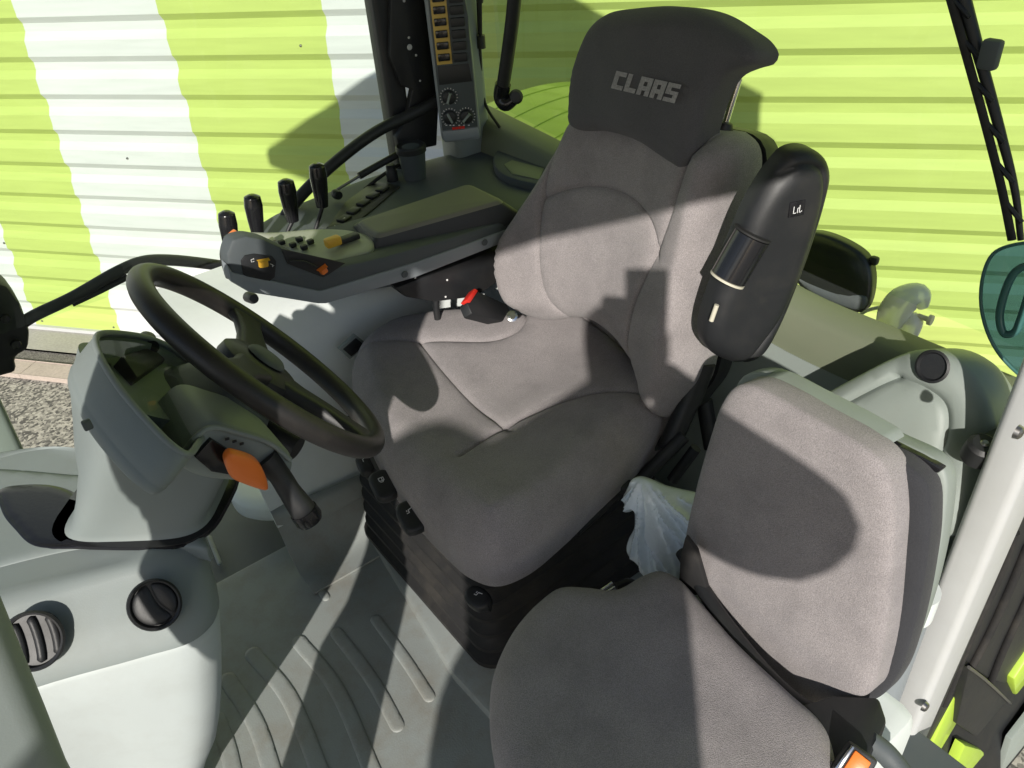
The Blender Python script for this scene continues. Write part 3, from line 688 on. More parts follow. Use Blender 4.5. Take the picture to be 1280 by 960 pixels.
pad('backrest_shell', Fr(bf.o-bf.n*.062, bf.u, bf.v), [bf.uv(*p) for p in bo], M['black'], seat, H=.0, r=0, thick=.05, res=.02, px=False)
hf = Fr((.938+math.tan(r_)*.5+.0, 1.1, .98), (0, -1, 0), (math.sin(r_*.9), 0, math.cos(r_*.9)))
ho = [(732, 60), (745, 34), (765, 17), (800, 10), (850, 8), (892, 17), (926, 37), (947, 53), (955, 68), (950, 79), (932, 85), (910, 96), (895, 122), (882, 162), (872, 203), (861, 212), (845, 204), (802, 176), (762, 164), (730, 163), (719, 156), (718, 130), (722, 92)]
huc = hf.uv(815, 90)
def hub_(x, y, d): return np.clip(d/.03, 0, 1)*(.018*np.exp(-((x-huc[0])/.11)**2)*(1-.5*np.clip((huc[1]-y)/.1, 0, 1)))
hd = pad('headrest', hf, ho, M['fabric_dark'], seat, H=.035, r=.042, thick=.05, bulge=hub_, res=.009, tuck=.8, power=2.4)
hs = Fr(hf.o+hf.n*.0545, hf.u, hf.v); a0, a1 = hs.uv(770, 100), hs.uv(844, 117); rot = math.atan2(a1[1]-a0[1], a1[0]-a0[0]); mid_ = ((a0[0]+a1[0])/2, (a0[1]+a1[1])/2); ln = math.dist(a0, a1)
def blocks(name, word, fr, mid, size, pitch, rot, h, m, parent):
    # square cut letters leaning to the right, each drawn as bars on a 4 by 5 field
    G = {'C': [(0, 0, 1.6, 5), (1.6, 0, 4, 1.25), (1.6, 3.75, 4, 5)], 'L': [(0, 0, 1.6, 5), (1.6, 0, 4, 1.3)], 'A': [(0, 0, 1.5, 5), (2.6, 0, 4.1, 5), (1.5, 3.8, 2.6, 5), (1.5, 1.4, 2.6, 2.6)],
         'S': [(0, 3.9, 4, 5), (0, 2, 1.5, 3.9), (1.5, 2, 4, 3.0), (2.6, 1.1, 4, 2), (0, 0, 4, 1.1)]}
    bm = bmesh.new(); n = len(word); c, s_ = math.cos(rot), math.sin(rot); k = size/5
    for i, ch in enumerate(word):
        for (x0, y0, x1, y1) in G[ch]:
            q = []
            for x, y in ((x0, y0), (x1, y0), (x1, y1), (x0, y1)):
                X = (x*1.14+(y-2.5)*.26-2.28)*k+(i-(n-1)/2)*pitch; Y = (y-2.5)*k
                q.append(Vector(fr.w(mid[0]+X*c-Y*s_, mid[1]+X*s_+Y*c, h)))
            bm.faces.new([bm.verts.new(p) for p in q])
    bmesh.ops.solidify(bm, geom=list(bm.faces), thickness=.0008)
    return bm_link(name, bm, m, parent, 0)
blocks('lettering', 'CLAAS', hf, mid_, .031, ln/4.5, rot, .0545, M['inkgrey'], hd)
for (p0, p1) in (((924, 98), (905, 160)), ((752, 100), (744, 150))):
    hn = bf.o-bf.n*.03; A, B = PL(*p1, hn, bf.n), PL(*p0, hn, bf.n)
    tube('headrest_rod', [A, B], .0062, M['chrome'], seat, 14, 0)
    lathe('rod_collar', [(.006, .012), (.013, .010), (.017, 0), (.017, -.03)], A, B-A, M['black'], seat, 18)
# pull-strap at the shoulder
prism('belt_guide', Fr(bf.o-bf.n*.08, bf.u, bf.v), [(928, 165), (948, 168), (953, 195), (938, 240), (928, 262), (920, 240)], .03, M['black'], seat, .006)
# folded-up armrest
af = Fr((1.03, .735, .85), (.93, -.36, 0), (0, 0, 1))
ar = [(970, 204), (982, 190), (998, 184), (1015, 186), (1029, 197), (1034, 216), (1029, 245), (1013, 300), (993, 356), (970, 408), (953, 436), (938, 448), (920, 451), (902, 446), (886, 437), (878, 421), (880, 398), (895, 352), (914, 306), (935, 257), (953, 226)]
am = pad('folded_armrest', af, ar, M['black'], seat, H=.03, r=.035, thick=.025, seams=[[(968, 214), (992, 200), (1015, 206), (1020, 235), (1003, 310), (975, 380), (945, 420), (922, 450)]], sd=.004, sw=.003, res=.008, tuck=.5, label='glossy black armrest folded upright beside the backrest')
afs = Fr(af.o+af.n*.024, af.u, af.v)
q0, q1 = np.array(afs.uv(942, 296)), np.array(afs.uv(912, 348))
tube('tilt_roller', [af.w(*q0, .020), af.w(*q1, .020)], .030, M['gloss'], am, 20, 0)
tube('roller_gap', [af.w(*(q0+(q0-q1)*.06), .018), af.w(*(q0+(q0-q1)*.02), .018)], .0325, M['rubber'], am, 20, 0)
tube('roller_rim', [af.w(*(q1+(q1-q0)*.02), .020), af.w(*(q1+(q1-q0)*.07), .020)], .0305, M['cream'], am, 20, 0)
tube('adjuster_wheel', [af.w(*afs.uv(895, 380), .027), af.w(*afs.uv(888, 400), .027)], .0042, M['cream'], am, 8, 0)
lb = box('label_plate', af.w(*afs.uv(993, 259), .0305), (.028, .026, .003), M['gloss'], am, .001, fr=af)
strokes('label_icon', [(-1, -.8, -1, .8), (-1, -.8, -.4, -.8), (0, -.8, 0, .3), (0, .3, .5, .3), (.5, .9, .5, -.8), (.8, -.8, 1.1, -.5)], Fr(af.o, af.u, af.v), afs.uv(993, 259), .007, M['ink'], lb, .0012, .0335)
# belt buckle
kf = Fr(Zp(608, 380, .575), (.8, .6, 0), (-.35, .45, .8))
kb = prism('belt_buckle', kf, [(584, 378), (598, 364), (634, 380), (642, 398), (628, 402), (590, 392)], .025, M['black'], seat, .004)
prism('buckle_button', kf, [(581, 376), (592, 361), (597, 364), (587, 379)], .018, M['red'], kb, .003, off=.004)
tube('buckle_stalk', [kf.w(*kf.uv(634, 392), -.01), Zp(650, 400, .50)], .012, M['black'], kb, 10, 0)
lathe('buckle_bolt', [(0, .008), (.007, .008), (.008, 0), (.013, -.001)], Zp(640, 395, .58), (-.3, -.6, .6), M['chrome'], kb, 12)
tube('buckle_cable', [Zp(582, 395, .52), Zp(575, 400, .50), Zp(590, 385, .50)], .004, M['rubber'], kb, 8)
# suspension base with bellows
BX0, BX1, BY0, BY1 = .495, 1.02, .90, 1.46
def bring(z, e): return [np.array((x, y, z)) for x, y in rrect((BX0+BX1)/2, (BY0+BY1)/2, (BX1-BX0)/2+e, (BY1-BY0)/2+e, .05+e*.5, 6)]
BR = [bring(.032, .012), bring(.045, .012), bring(.05, .0)]
for k in range(6):
    z = .06+k*.045; BR += [bring(z, -.012-.003*k), bring(z+.012, .004-.003*k), bring(z+.022, .004-.003*k), bring(z+.034, -.012-.003*k)]
BR += [bring(.345, -.02), bring(.35, .0), bring(.385, .0), bring(.392, -.02)]
loft('suspension_bellows', BR, M['rubber'], seat, angle=50)
box('seat_pan', (.78, 1.13, .415), (.50, .52, .05), M['black'], seat, .02)
# handles around the cushion
def handle(px, py, z, a, icon, w=.055, d=.032):
    c = Zp(px, py, z); f = Fr(c, (math.cos(a), math.sin(a), -.25), (-math.sin(a), math.cos(a), 0))
    if f.n[2] < 0: f = Fr(c, f.u, -f.v)
    O = [(x, y) for x, y in rrect(0, 0, w/2, d/2, d*.38, 4)]
    h = pad('adjuster_handle', f, O, M['black'], seat, H=.006, r=.009, thick=.016, res=.005, smooth_outline=False, px=False)
    strokes('handle_icon', icon, f, (-w*.12, 0), .007, M['ink'], h, .0016, .0072)
seatico = [(-.6, .9, -.3, -.2), (-.3, -.2, .6, -.2), (.6, -.2, .7, -.9), (-.3, -.7, .1, -.7)]
canico = [(-.7, -.7, .4, -.7), (-.7, -.7, -.7, .7), (-.7, .7, .4, .7), (.4, .7, .4, -.7), (-.7, .2, .4, .2), (.4, .5, .9, .2), (.9, .2, .8, -.5)]
handle(479, 606, .43, 4.55, canico, .072, .046)
handle(514, 645, .43, 4.55, seatico, .072, .046)
handle(456, 580, .42, 4.55, seatico[:2], .05, .03)
handle(597, 747, .33, 3.3, seatico, .040, .06)
handle(777, 604, .40, 5.3, seatico, .085, .032)
# recliner and slide hardware at the near rear corner
for A, B, r in (((880, 452, .60), (862, 500, .52), .024), ((862, 500, .52), (835, 560, .42), .022), ((855, 545, .46), (800, 600, .38), .014), ((870, 560, .44), (840, 600, .36), .012), ((770, 620, .36), (720, 665, .34), .010), ((880, 500, .45), (890, 560, .35), .018)):
    tube('recliner_link', [Zp(*A), Zp(*B)], r, M['black'], seat, 10, 0)
box('slide_rail', (.80, .905, .398), (.44, .03, .024), M['black'], seat, .004)
lathe('slide_bolt', [(0, .005), (.006, .004), (.008, 0)], (.66, .888, .395), (0, -1, .2), M['steel'], seat, 12)

# ------------------------------------------------------------------ armrest console
arm = empty('armrest_console', (.7, 1.53, .66), 'dark grey control armrest with green-tinted pad and orange and yellow switches', 'armrest')
sf2 = Fr((.7, 1.40, .7), (1, 0, 0), (0, 0, 1))
prism('console_body', sf2, [(650, 270), (560, 298), (476, 322), (440, 330), (420, 334), (404, 336), (380, 324), (352, 309), (330, 299), (308, 295), (290, 300), (283, 318), (287, 346), (300, 354), (400, 374), (520, 338), (640, 296), (652, 280)], .035, M['trim_dark'], arm, .008)
prism('console_rear', Fr((.7, 1.43, .7), (1, 0, 0), (0, 0, 1)), [(.64-.7, .765-.7), (1.04-.7, .745-.7), (1.04-.7, .69-.7), (.75-.7, .68-.7), (.50-.7, .71-.7), (.47-.7, .76-.7)], .20, M['trim_dark'], arm, .01, px=False)
prism('lower_trim', Fr((.7, 1.396, .7), (1, 0, 0), (0, 0, 1)), [(284, 330), (291, 341), (400, 364), (405, 363), (520, 328), (640, 285), (642, 299), (520, 347), (408, 380), (398, 380), (312, 366), (288, 352)], .03, M['silver'], arm, .004)
for px, py in ((506, 345), (606, 305)): lathe('trim_plug', [(0, .002), (.007, .0018), (.008, 0)], Yp(px, py-2, 1.394), (0, -1, 0), M['trim_dark'], arm, 14)
pf3 = FLOOR(.775)
def zring(z, L, k=6):
    P = resample([np.array(q) for q in L], .012); P = resample(catmull([np.array(q) for q in resample([np.array(x) for x in L], .02)], 2, True), .008)
    return P
def aring(z, L, n=64, rd=.5):
    Q = [np.array(FLOOR(z).uv(*p)) for p in L]; out = []
    for i, q in enumerate(Q):                       # rounded corners
        p_, n_ = Q[i-1], Q[(i+1) % len(Q)]
        a_ = q+(p_-q)/np.linalg.norm(p_-q)*.018; b_ = q+(n_-q)/np.linalg.norm(n_-q)*.018
        for t in (0, .25, .5, .75, 1): out.append((1-t)**2*a_+2*t*(1-t)*q+t*t*b_)
    return [np.array((q[0], q[1], z)) for q in out]
T0 = [(447, 277), (586, 230), (628, 250), (472, 294)]; T1 = [(436, 283), (588, 232), (652, 266), (462, 320)]
r0 = aring(.790, T0); r1 = aring(.752, T1); ce = np.mean(r0, axis=0)
loft('arm_pad', [[q*.8+w*.2 for q, w in zip(r0, r1)], r1, [q-np.array((0, 0, .02)) for q in r1]], M['pad_shaded'], arm, angle=60)
loft('pad_top', [[q*.78+w*.22-np.array((0, 0, .001)) for q, w in zip(r0, r1)], [q*.95+w*.05 for q, w in zip(r0, r1)], [ce+(q-ce)*.985+np.array((0, 0, .001)) for q in r0], [ce+(q-ce)*.93+np.array((0, 0, .002)) for q in r0], [ce+(q-ce)*.02+np.array((0, 0, .003)) for q in r0]], M['pad_lit'], arm, label='padded lid with green wall light painted in', angle=60)
topf = FLOOR(.785)
pad('top_panel', FLOOR(.772), [(306, 292), (345, 292), (395, 288), (440, 290), (466, 300), (462, 314), (430, 326), (404, 333), (362, 314), (335, 300)], M['panel_lit'], arm, H=.006, r=.012, thick=.012, res=.01, tuck=0)
def button(px, py, y, s, m, name='switch', a=0., parent=arm, wf=None):
    f = wf or sf2; c = PL(px, py, f.w(0, 0, 0)+f.n*0, f.n)
    f2 = Fr(c, math.cos(a)*f.u+math.sin(a)*f.v, -math.sin(a)*f.u+math.cos(a)*f.v)
    return box(name, c+f.n*.004, (s[0], s[1], s[2] if len(s) > 2 else .014), M[m], parent, .003, fr=f2, taper=.8)
sw = prism('switch_panel', Fr((.7, 1.399, .7), (1, 0, 0), (0, 0, 1)), [(301, 326), (306, 319), (318, 317), (340, 320), (345, 326), (343, 346), (337, 351), (312, 349), (304, 343)], .004, M['black'], arm, .001, off=.002)
button(328, 328, 0, (.020, .018), 'yellow', a=-.15)
fq = Fr((.7, 1.396, .7), (1, 0, 0), (0, 0, 1))
strokes('switch_icon', [(-.7, -.6, -.7, .4), (-.7, .4, .2, .4), (.4, .6, .4, .2), (-.3, -.6, .3, -.6)], fq, fq.uv(316, 325), .005, M['ink'], arm, .001)
strokes('switch_icon', [(-.6, .7, .2, 0), (.2, 0, -.1, -.7), (-.1, -.7, .6, -.4)], fq, fq.uv(340, 331), .005, M['ink'], arm, .001)
rec = prism('lever_recess', fq, [(352, 311), (432, 329), (410, 344), (404, 347), (360, 330)], .003, M['black'], arm, .001, off=.0)
button(403, 337, 0, (.017, .016), 'orange', 'switch', .3, wf=fq)
tube('throttle_rod', [PL(362, 326, fq.o+fq.n*.004, fq.n), PL(380, 327, fq.o+fq.n*.006, fq.n), PL(396, 334, fq.o+fq.n*.006, fq.n)], .002, M['black'], arm, 8)
tzf = FLOOR(.78)
box('switch', Zp(416, 302, .795), (.035, .022, .02), M['yellow'], arm, .005)
box('switch', Zp(435, 298, .787), (.05, .022, .012), M['black'], arm, .003)
for px, py in ((352, 303), (366, 306), (380, 309), (374, 299), (388, 302)): box('key', Zp(px, py, .784), (.014, .012, .01), M['black'], arm, .002)
box('screen_strip', Zp(330, 303, .785), (.05, .02, .004), M['cream'], arm, .001)
# joystick-like grip with orange button at the front
tube('drive_grip', [Yp(292, 345, 1.5), Yp(287, 318, 1.5), Yp(291, 298, 1.5)], [.016, .019, .017], M['black'], arm, 14)
box('switch', Yp(292, 295, 1.488), (.022, .02, .016), M['orange'], arm, .004, fr=Fr((0, 0, 0), (.9, 0, .4), (0, 1, 0)))
lathe('round_knob', [(0, .01), (.009, .009), (.011, 0), (.011, -.03)], Yp(316, 373, 1.43), (0, -1, .3), M['black'], arm, 20)
prism('lower_bracket', Fr((.9, 1.435, .6), (1, 0, 0), (0, 0, 1)), [(494, 360), (560, 335), (635, 306), (640, 338), (610, 362), (592, 372), (545, 378), (508, 372)], .05, M['black'], arm, .006)
for px, py in ((559, 350), (557, 371), (519, 347)): box('screw', Yp(px, py, 1.434), (.004, .003, .004), M['ink'], arm, .0008)
tube('bracket_leg', [Yp(545, 372, 1.45), Yp(545, 385, 1.45), Yp(548, 405, 1.45)], .008, M['black'], arm, 10, 0)
# front fixed part that carries the armrest
# ------------------------------------------------------------------ right side console with levers
scn_ = empty('side_console', (1.0, 1.78, .62), 'slate side console with cup, switches and a row of levers along the window', 'console')
c7 = FLOOR(.69)
pad('console_top', c7, [(.585, 1.93), (.56, 1.78), (.62, 1.70), (.80, 1.60), (1.0, 1.52), (1.26, 1.46), (1.30, 1.60), (1.30, 1.93)], M['trim_dark'], scn_, H=.014, r=.03, thick=.12, res=.015, px=False, tuck=0)
def zf(z): return FLOOR(z)
# storage tray near the rear corner
tr = prism('storage_tray', FLOOR(.725), [(618, 190), (632, 181), (660, 186), (690, 196), (676, 228), (640, 222), (620, 210)], .03, M['trim_dark'], scn_, .008, smooth_outline=True)
prism('tray_bottom', FLOOR(.728), [(630, 205), (640, 200), (680, 210), (674, 224), (640, 217)], .003, M['olive'], scn_, .001)
cup_o = Zp(519, 222, .705)
cp = lathe('cup', [(.030, 0), (.037, .07), (.040, .075), (.040, .084), (.036, .088), (.0, .090)], cup_o, (0, 0, 1), M['trim_dark'], scn_, 32)
lathe('cup_lid', [(.041, .074), (.0415, .088), (.038, .092), (.034, .089), (0, .088)], cup_o, (0, 0, 1), M['black'], cp, 32)
kn = Zp(489, 214, .73)
lathe('socket_knob', [(.016, -.03), (.016, 0), (.013, .004), (.013, .016), (.010, .019), (0, .019)], kn, (0, 0, 1), M['black'], scn_, 20)
kp = prism('key_panel', FLOOR(.708), [(405, 290), (432, 252), (468, 226), (500, 232), (470, 258), (440, 282), (420, 296)], .004, M['black'], scn_, .001)
for i, (px, py) in enumerate(((418, 283), (430, 273), (442, 263), (454, 253), (466, 244), (478, 236), (426, 288))):
    b_ = box('key', Zp(px, py, .711), (.034, .026, .007), M['black'], scn_, .003, fr=Fr((0, 0, 0), (.75, .35, 0), (-.35, .75, 0)))
    if i in (0, 1, 6): strokes('key_icon', [(-.6, 0, .6, 0), (.2, .5, .6, 0), (.2, -.5, .6, 0)], FLOOR(.7175), tuple(Zp(px, py, .7175)[:2]), .005, M['ink'], b_, .0012)
LV = [((283, 267), (291, 322), (296, 330), (300, 345)), ((315, 246), (322, 292), (324, 300), (326, 310)), ((357, 227), (366, 276), (360, 288), (355, 305)), ((396, 207), (403, 258), (398, 275), (390, 300))]
for i, (a, b, c, d) in enumerate(LV):
    Yv = 1.78; A, B, C_, D = (Yp(*p, Yv) for p in (a, b, c, d))
    lv = empty('control_lever', D, ('black hydraulic lever at the front of the row, half hidden behind the armrest', 'second black hydraulic lever from the front, leaning back', 'third black hydraulic lever, with a short rod showing', 'tallest black hydraulic lever, rearmost, on a long bent rod')[i], 'lever', 'hydraulic levers along the window')
    ax = A-B
    tube('grip', [A+ax*.06, A, A*.75+B*.25, A*.4+B*.6, B], [.008, .0185, .021, .0185, .0145], M['gloss'], lv, 16)
    tube('rod', [B, C_, D], .005, M['black'], lv, 10)
    lathe('boot', [(.016, -.01), (.015, .004), (.009, .014), (.006, .016)], D, (0, 0, 1), M['rubber'], lv, 16)
# ------------------------------------------------------------------ control pillar
cpl = empty('control_unit', (1.18, 1.84, .78), 'upright switch panel with yellow framed keys and three rotary dials', 'control panel')
gf = Fr((1.17, 1.85, .78), (.83, -.55, 0), (.02, .03, 1))
prism('panel_housing', gf, [(519, -120), (530, 0), (552, 174), (556, 179), (600, 174), (601, 165), (590, 60), (582, 0), (570, -120)], .06, M['silver'], cpl, .006)
prism('panel_face', gf, [(524, -120), (535, 0), (553, 163), (597, 158), (585, 20), (578, -20), (566, -120)], .004, M['trim_dark'], cpl, .001, off=.003)
prism('panel_face_lip', gf, [(553, 164), (597, 159), (600, 170), (556, 177)], .004, M['silver'], cpl, .002, off=.005)
prism('key_frame', gf, [(531, -60), (552, -60), (565.5, 79), (546.5, 81)], .004, M['yellowkey'], cpl, .0005, off=.005)
def gkey(px, py, w, h, m, nm='key'):
    return box(nm, gf.w(*gf.uv(px, py), .007), (w, h, .008), M[m], cpl, .002, fr=gf)
rows = [(-18, 546, 568), (-3, 547.5, 570), (12, 549, 571), (27, 550.5, 572), (42, 552, 573.5), (56.5, 553.5, 574.5), (71, 555, 575.5)]
for y_, xl, xr in rows:
    kk = gkey(xl, y_, .031, .018, 'gloss'); gkey(xr, y_, .036, .021, 'black')
prism('blank_plate', gf, [(547, 83), (586, 79), (590, 101), (549, 106)], .003, M['black'], cpl, .0005, off=.0045)
for px, py, a in ((561, 121, .4), (562.5, 146, -.4), (583, 145, .8)):
    o = gf.w(*gf.uv(px, py), .004)
    dk = lathe('rotary_dial', [(.0185, 0), (.017, .010), (.014, .012), (0, .012)], o, gf.n, M['black'], cpl, 24)
    bm = bmesh.new()
    for t in np.linspace(-2.4, 2.4, 15):
        c, s_ = math.sin(t), math.cos(t); u0 = gf.uv(px, py)
        for r0, r1, w_ in ((.021, .0245, .0009),):
            q = [gf.w(u0[0]+c*r+s_*e, u0[1]+s_*r-c*e, .0042) for r, e in ((r0, w_), (r1, w_), (r1, -w_), (r0, -w_))]
            bm.faces.new([bm.verts.new(Vector(p)) for p in q])
    bm_link('dial_scale', bm, M['ink'], dk, 0)
    box('dial_pointer', gf.w(*gf.uv(px, py), .018), (.006, .028, .008), M['trim'], dk, .002, fr=Fr(gf.o, math.cos(a)*gf.u-math.sin(a)*gf.v, math.sin(a)*gf.u+math.cos(a)*gf.v))
for px in (567, 571, 575, 579): box('red_mark', gf.w(*gf.uv(px, 160-(px-567)*.12), .0048), (.008, .007, .001), M['red'], cpl, 0, fr=gf)
for px in (558, 563, 567, 574, 580, 586): box('white_mark', gf.w(*gf.uv(px, 156), .0045), (.005, .0025, .0008), M['ink'], cpl, 0, fr=gf)

# ------------------------------------------------------------------ grab bar, wiper and other window fittings
gb = empty('grab_bar', Xp(640, 60, 1.25), 'thick black bar with an elbow end inside the rear window, left of the headrest', 'grab bar')
tube('bar', [Xp(648, -60, 1.25), Xp(641, 20, 1.25), Xp(633, 80, 1.25), Xp(628, 112, 1.25)], .0175, M['black'], gb, 18)
tube('elbow', [Xp(629, 105, 1.25), Xp(627, 122, 1.25), Xp(632, 130, 1.252), Xp(642, 124, 1.27)], [.021, .0215, .019, .016], M['gloss'], gb, 16)
lathe('end_knob', [(0, .01), (.014, .008), (.019, 0), (.014, -.01)], Xp(645, 121, 1.27), (-.7, -.6, .2), M['black'], gb, 20)
stt = empty('window_strut', Xp(602, 20, 1.28), 'thin black strut at the rear window corner beside the control panel', 'strut')
tube('rod', [Xp(600, -60, 1.28), Xp(601, 48, 1.28)], .0045, M['black'], stt, 10, 0)
tube('end_fitting', [Xp(601, 44, 1.28), Xp(602, 60, 1.28)], .0115, M['black'], stt, 12, 0)
tube('end_fitting', [Xp(600, -6, 1.28), Xp(600, 3, 1.28)], .009, M['black'], stt, 12, 0)
wip = empty('window_wiper', Xp(1230, 120, 1.36), 'long black wiper with slotted arm hanging over the rear window', 'wiper')
wx = 1.36
WL = [(1175, -60), (1193, 5), (1214, 80), (1236, 160), (1256, 240), (1268, 300)]
tube('blade', [Xp(px-3, py, wx) for px, py in WL], .0075, M['rubber'], wip, 8, 4, squash=.7)
tube('arm', [Xp(px+13, py, wx+.012) for px, py in WL[:-1]]+[Xp(1276, 300, wx+.01)], [.012, .011, .009, .008, .006, .005], M['black'], wip, 10)
WM = resample([Xp(px+5, py, wx) for px, py in WL], .032, False)
for k, q in enumerate(WM[:-1]):
    if k % 2 == 0: tube('arm_link', [q+np.array((0, .012, 0)), WM[k+1]-np.array((0, .012, 0))], .004, M['black'], wip, 6, 0)
box('arm_clip', Xp(1238, 68, wx), (.02, .03, .045), M['trim_dark'], wip, .006)
td = empty('teal_reflector_plate', Xp(1270, 385, 1.33), 'round tinted teal plate with a dark loop, at the foot of the wiper', 'plate')
tdf = Fr(Xp(1270, 385, 1.33), (0, -1, 0), (.06, 0, 1))
prism('tinted_disc', tdf, [(1262, 307), (1242, 317), (1230, 342), (1227, 382), (1238, 422), (1258, 452), (1290, 475), (1340, 455), (1350, 330), (1300, 304)], .006, M['tealglass'], td, .002, smooth_outline=True)
tube('disc_rim', [tdf.w(*tdf.uv(*p), .002) for p in [(1262, 307), (1242, 317), (1230, 342), (1227, 382), (1238, 422), (1258, 452), (1290, 475), (1340, 455), (1350, 330), (1300, 304)]], .003, M['tealdark'], td, 8, 4, closed=True)
tube('loop', [tdf.w(*tdf.uv(*p), .006) for p in [(1300, 335), (1283, 332), (1270, 340), (1255, 375), (1252, 400), (1258, 416), (1270, 414), (1278, 398), (1290, 360)]], .0065, M['tealdark'], td, 10, 5)
mi = empty('rear_view_mirror', Xp(1045, 340, 1.6), 'black mirror housing seen from behind beyond the folded armrest', 'mirror')
mf = Fr(Xp(1045, 340, 1.55), (.1, -1, 0), (.15, 0, 1))
mh = [(1010, 290), (1030, 292), (1065, 307), (1083, 322), (1090, 345), (1086, 378), (1078, 390), (1060, 388), (1010, 365), (992, 345), (985, 320), (995, 298)]
pad('mirror_housing', mf, mh, M['mirror'], mi, H=.02, r=.05, thick=.03, res=.012, tuck=1)
pad('housing_rim', Fr(mf.o+mf.n*.010, mf.u, mf.v), [(997, 346), (1015, 352), (1045, 362), (1083, 371), (1079, 386), (1062, 385), (1012, 363)], M['trim_dark'], mi, H=.012, r=.015, thick=.01, res=.01)
box('mirror_knob', mf.w(*mf.uv(1090, 327), -.01), (.02, .02, .02), M['black'], mi, .006, fr=mf)
lp = empty('clear_work_lamp', Xp(1132, 398, 1.6), 'clear crinkled plastic lamp on a thin bent wire behind the rear window', 'lamp')
lf = Fr(Xp(1132, 398, 1.6), (.1, -1, 0), (.15, 0, 1))
tube('lamp_body', [lf.w(*lf.uv(*p), h) for p, h in (((1105, 428), 0), ((1112, 410), .0), ((1120, 390), .01), ((1132, 374), .01), ((1148, 370), .0), ((1152, 385), -.01))], [.014, .030, .036, .034, .028, .012], M['clear'], lp, 18)
tube('lamp_tail', [lf.w(*lf.uv(*p), 0) for p in ((1118, 428), (1132, 420), (1140, 402), (1138, 392))], [.010, .022, .024, .012], M['clear'], lp, 14)
tube('wire', [lf.w(*lf.uv(*p), 0) for p in ((1118, 382), (1095, 385), (1080, 390), (1060, 408), (1040, 430))], .0045, M['white'], lp, 8)
lathe('screw', [(0, .02), (.012, .02), (.012, .012), (.006, .01), (.006, -.012)], lf.w(*lf.uv(1154, 397), 0), (.1, -1, .0), M['cream'], lp, 14)
# ------------------------------------------------------------------ rear left storage housing, jar and knob
sb = empty('storage_housing', (1.15, .45, .5), 'rounded grey-green moulded cover with recessed lid and black hole, behind the passenger seat', 'cover')
bb = Fr((1.16, .45, .62), (0, -1, 0), (.35, 0, .8))
pad('housing_shell', bb, [(1020, 500), (1040, 488), (1080, 466), (1120, 446), (1150, 437), (1180, 440), (1208, 455), (1228, 480), (1243, 512), (1247, 545), (1235, 600), (1215, 650), (1195, 670), (1150, 660), (1080, 560)], M['trim'], sb, H=.035, r=.05, thick=.14, res=.012, seams=[[(1055, 508), (1105, 482), (1128, 471)], [(1128, 471), (1160, 482), (1188, 504), (1191, 540), (1178, 578)]], sd=.009, sw=.004)
lathe('black_socket', [(.026, .002), (.028, .006), (.024, .008), (.020, .0), (.018, -.006), (0, -.006)], PL(1167, 458, bb.o+bb.n*.034, bb.n), bb.n, M['black'], sb, 24)
tube('bottle', [(1.0, .335, .08), (1.0, .335, .36)], .036, M['silver'], sb, 24, 0)
tube('bottle_collar', [(1.0, .335, .362), (1.0, .335, .42)], .04, M['white'], sb, 24, 0)
kb2 = empty('latch_knob', Yp(1225, 560, .33), 'black latch knob reaching from the white door post over the grey cover', 'knob')
kc = Yp(1226, 562, .345)
lathe('knob', [(0, .018), (.017, .018), (.023, .012), (.024, 0), (.024, -.02), (.0, -.02)], kc, (-.2, -.2, 1), M['black'], kb2, 28)
lathe('knob_screw', [(0, .0215), (.004, .0215), (.0055, .0185), (.007, .0178)], kc, (-.2, -.2, 1), M['steel'], kb2, 14)
prism('knob_arm', FLOOR(kc[2]+.012), [tuple(kc[:2]+np.array((-.005, .018))), tuple(kc[:2]+np.array((.09, .0))), tuple(kc[:2]+np.array((.09, -.04))), tuple(kc[:2]+np.array((.0, -.018)))], .012, M['black'], kb2, .004, px=False)
# ------------------------------------------------------------------ passenger seat
ps = empty('passenger_seat', (.72, .42, 0), 'grey velour folding passenger seat with green-grey shell beside the white door post', 'seat')
p_ = math.radians(10)
pbf = Fr((.77, .45, .45), (0, -1, 0), (math.sin(p_), 0, math.cos(p_)))
pbo = [(922, 482), (906, 502), (890, 548), (872, 612), (860, 668), (858, 700), (872, 735), (905, 775), (945, 822), (985, 862), (1015, 880), (1050, 872), (1088, 866), (1101, 835), (1112, 780), (1119, 700), (1122, 640), (1116, 598), (1102, 572), (1070, 548), (1020, 520), (970, 492), (940, 479)]
pad('back_cushion', pbf, pbo, M['fabric'], ps, H=.016, r=.03, thick=.05, res=.010, tuck=.2, power=2.4, bulge=lambda x, y, d: .010*np.clip(d/.12, 0, 1))
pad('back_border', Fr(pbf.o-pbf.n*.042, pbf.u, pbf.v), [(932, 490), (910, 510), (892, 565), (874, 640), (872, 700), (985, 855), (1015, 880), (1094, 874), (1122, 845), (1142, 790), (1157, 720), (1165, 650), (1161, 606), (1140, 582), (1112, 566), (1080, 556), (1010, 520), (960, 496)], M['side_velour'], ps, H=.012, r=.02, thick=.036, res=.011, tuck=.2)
shf = Fr(pbf.o-pbf.n*.082, pbf.u, pbf.v)
pad('back_shell', shf, [(930, 470), (950, 464), (970, 466), (1050, 508), (1110, 543), (1172, 574), (1184, 592), (1183, 640), (1168, 720), (1142, 800), (1110, 860), (1060, 880), (960, 840), (880, 720), (890, 600), (915, 500)], M['trim'], ps, H=.008, r=.012, thick=.028, res=.012, tuck=.2)
bp_ = prism('handle_recess', Fr(pbf.o-pbf.n*.035, pbf.u, pbf.v), [(945, 474), (962, 474), (1060, 525), (1100, 548), (1108, 560), (1085, 556), (1040, 532), (950, 484)], .05, M['trim'], ps, .004)
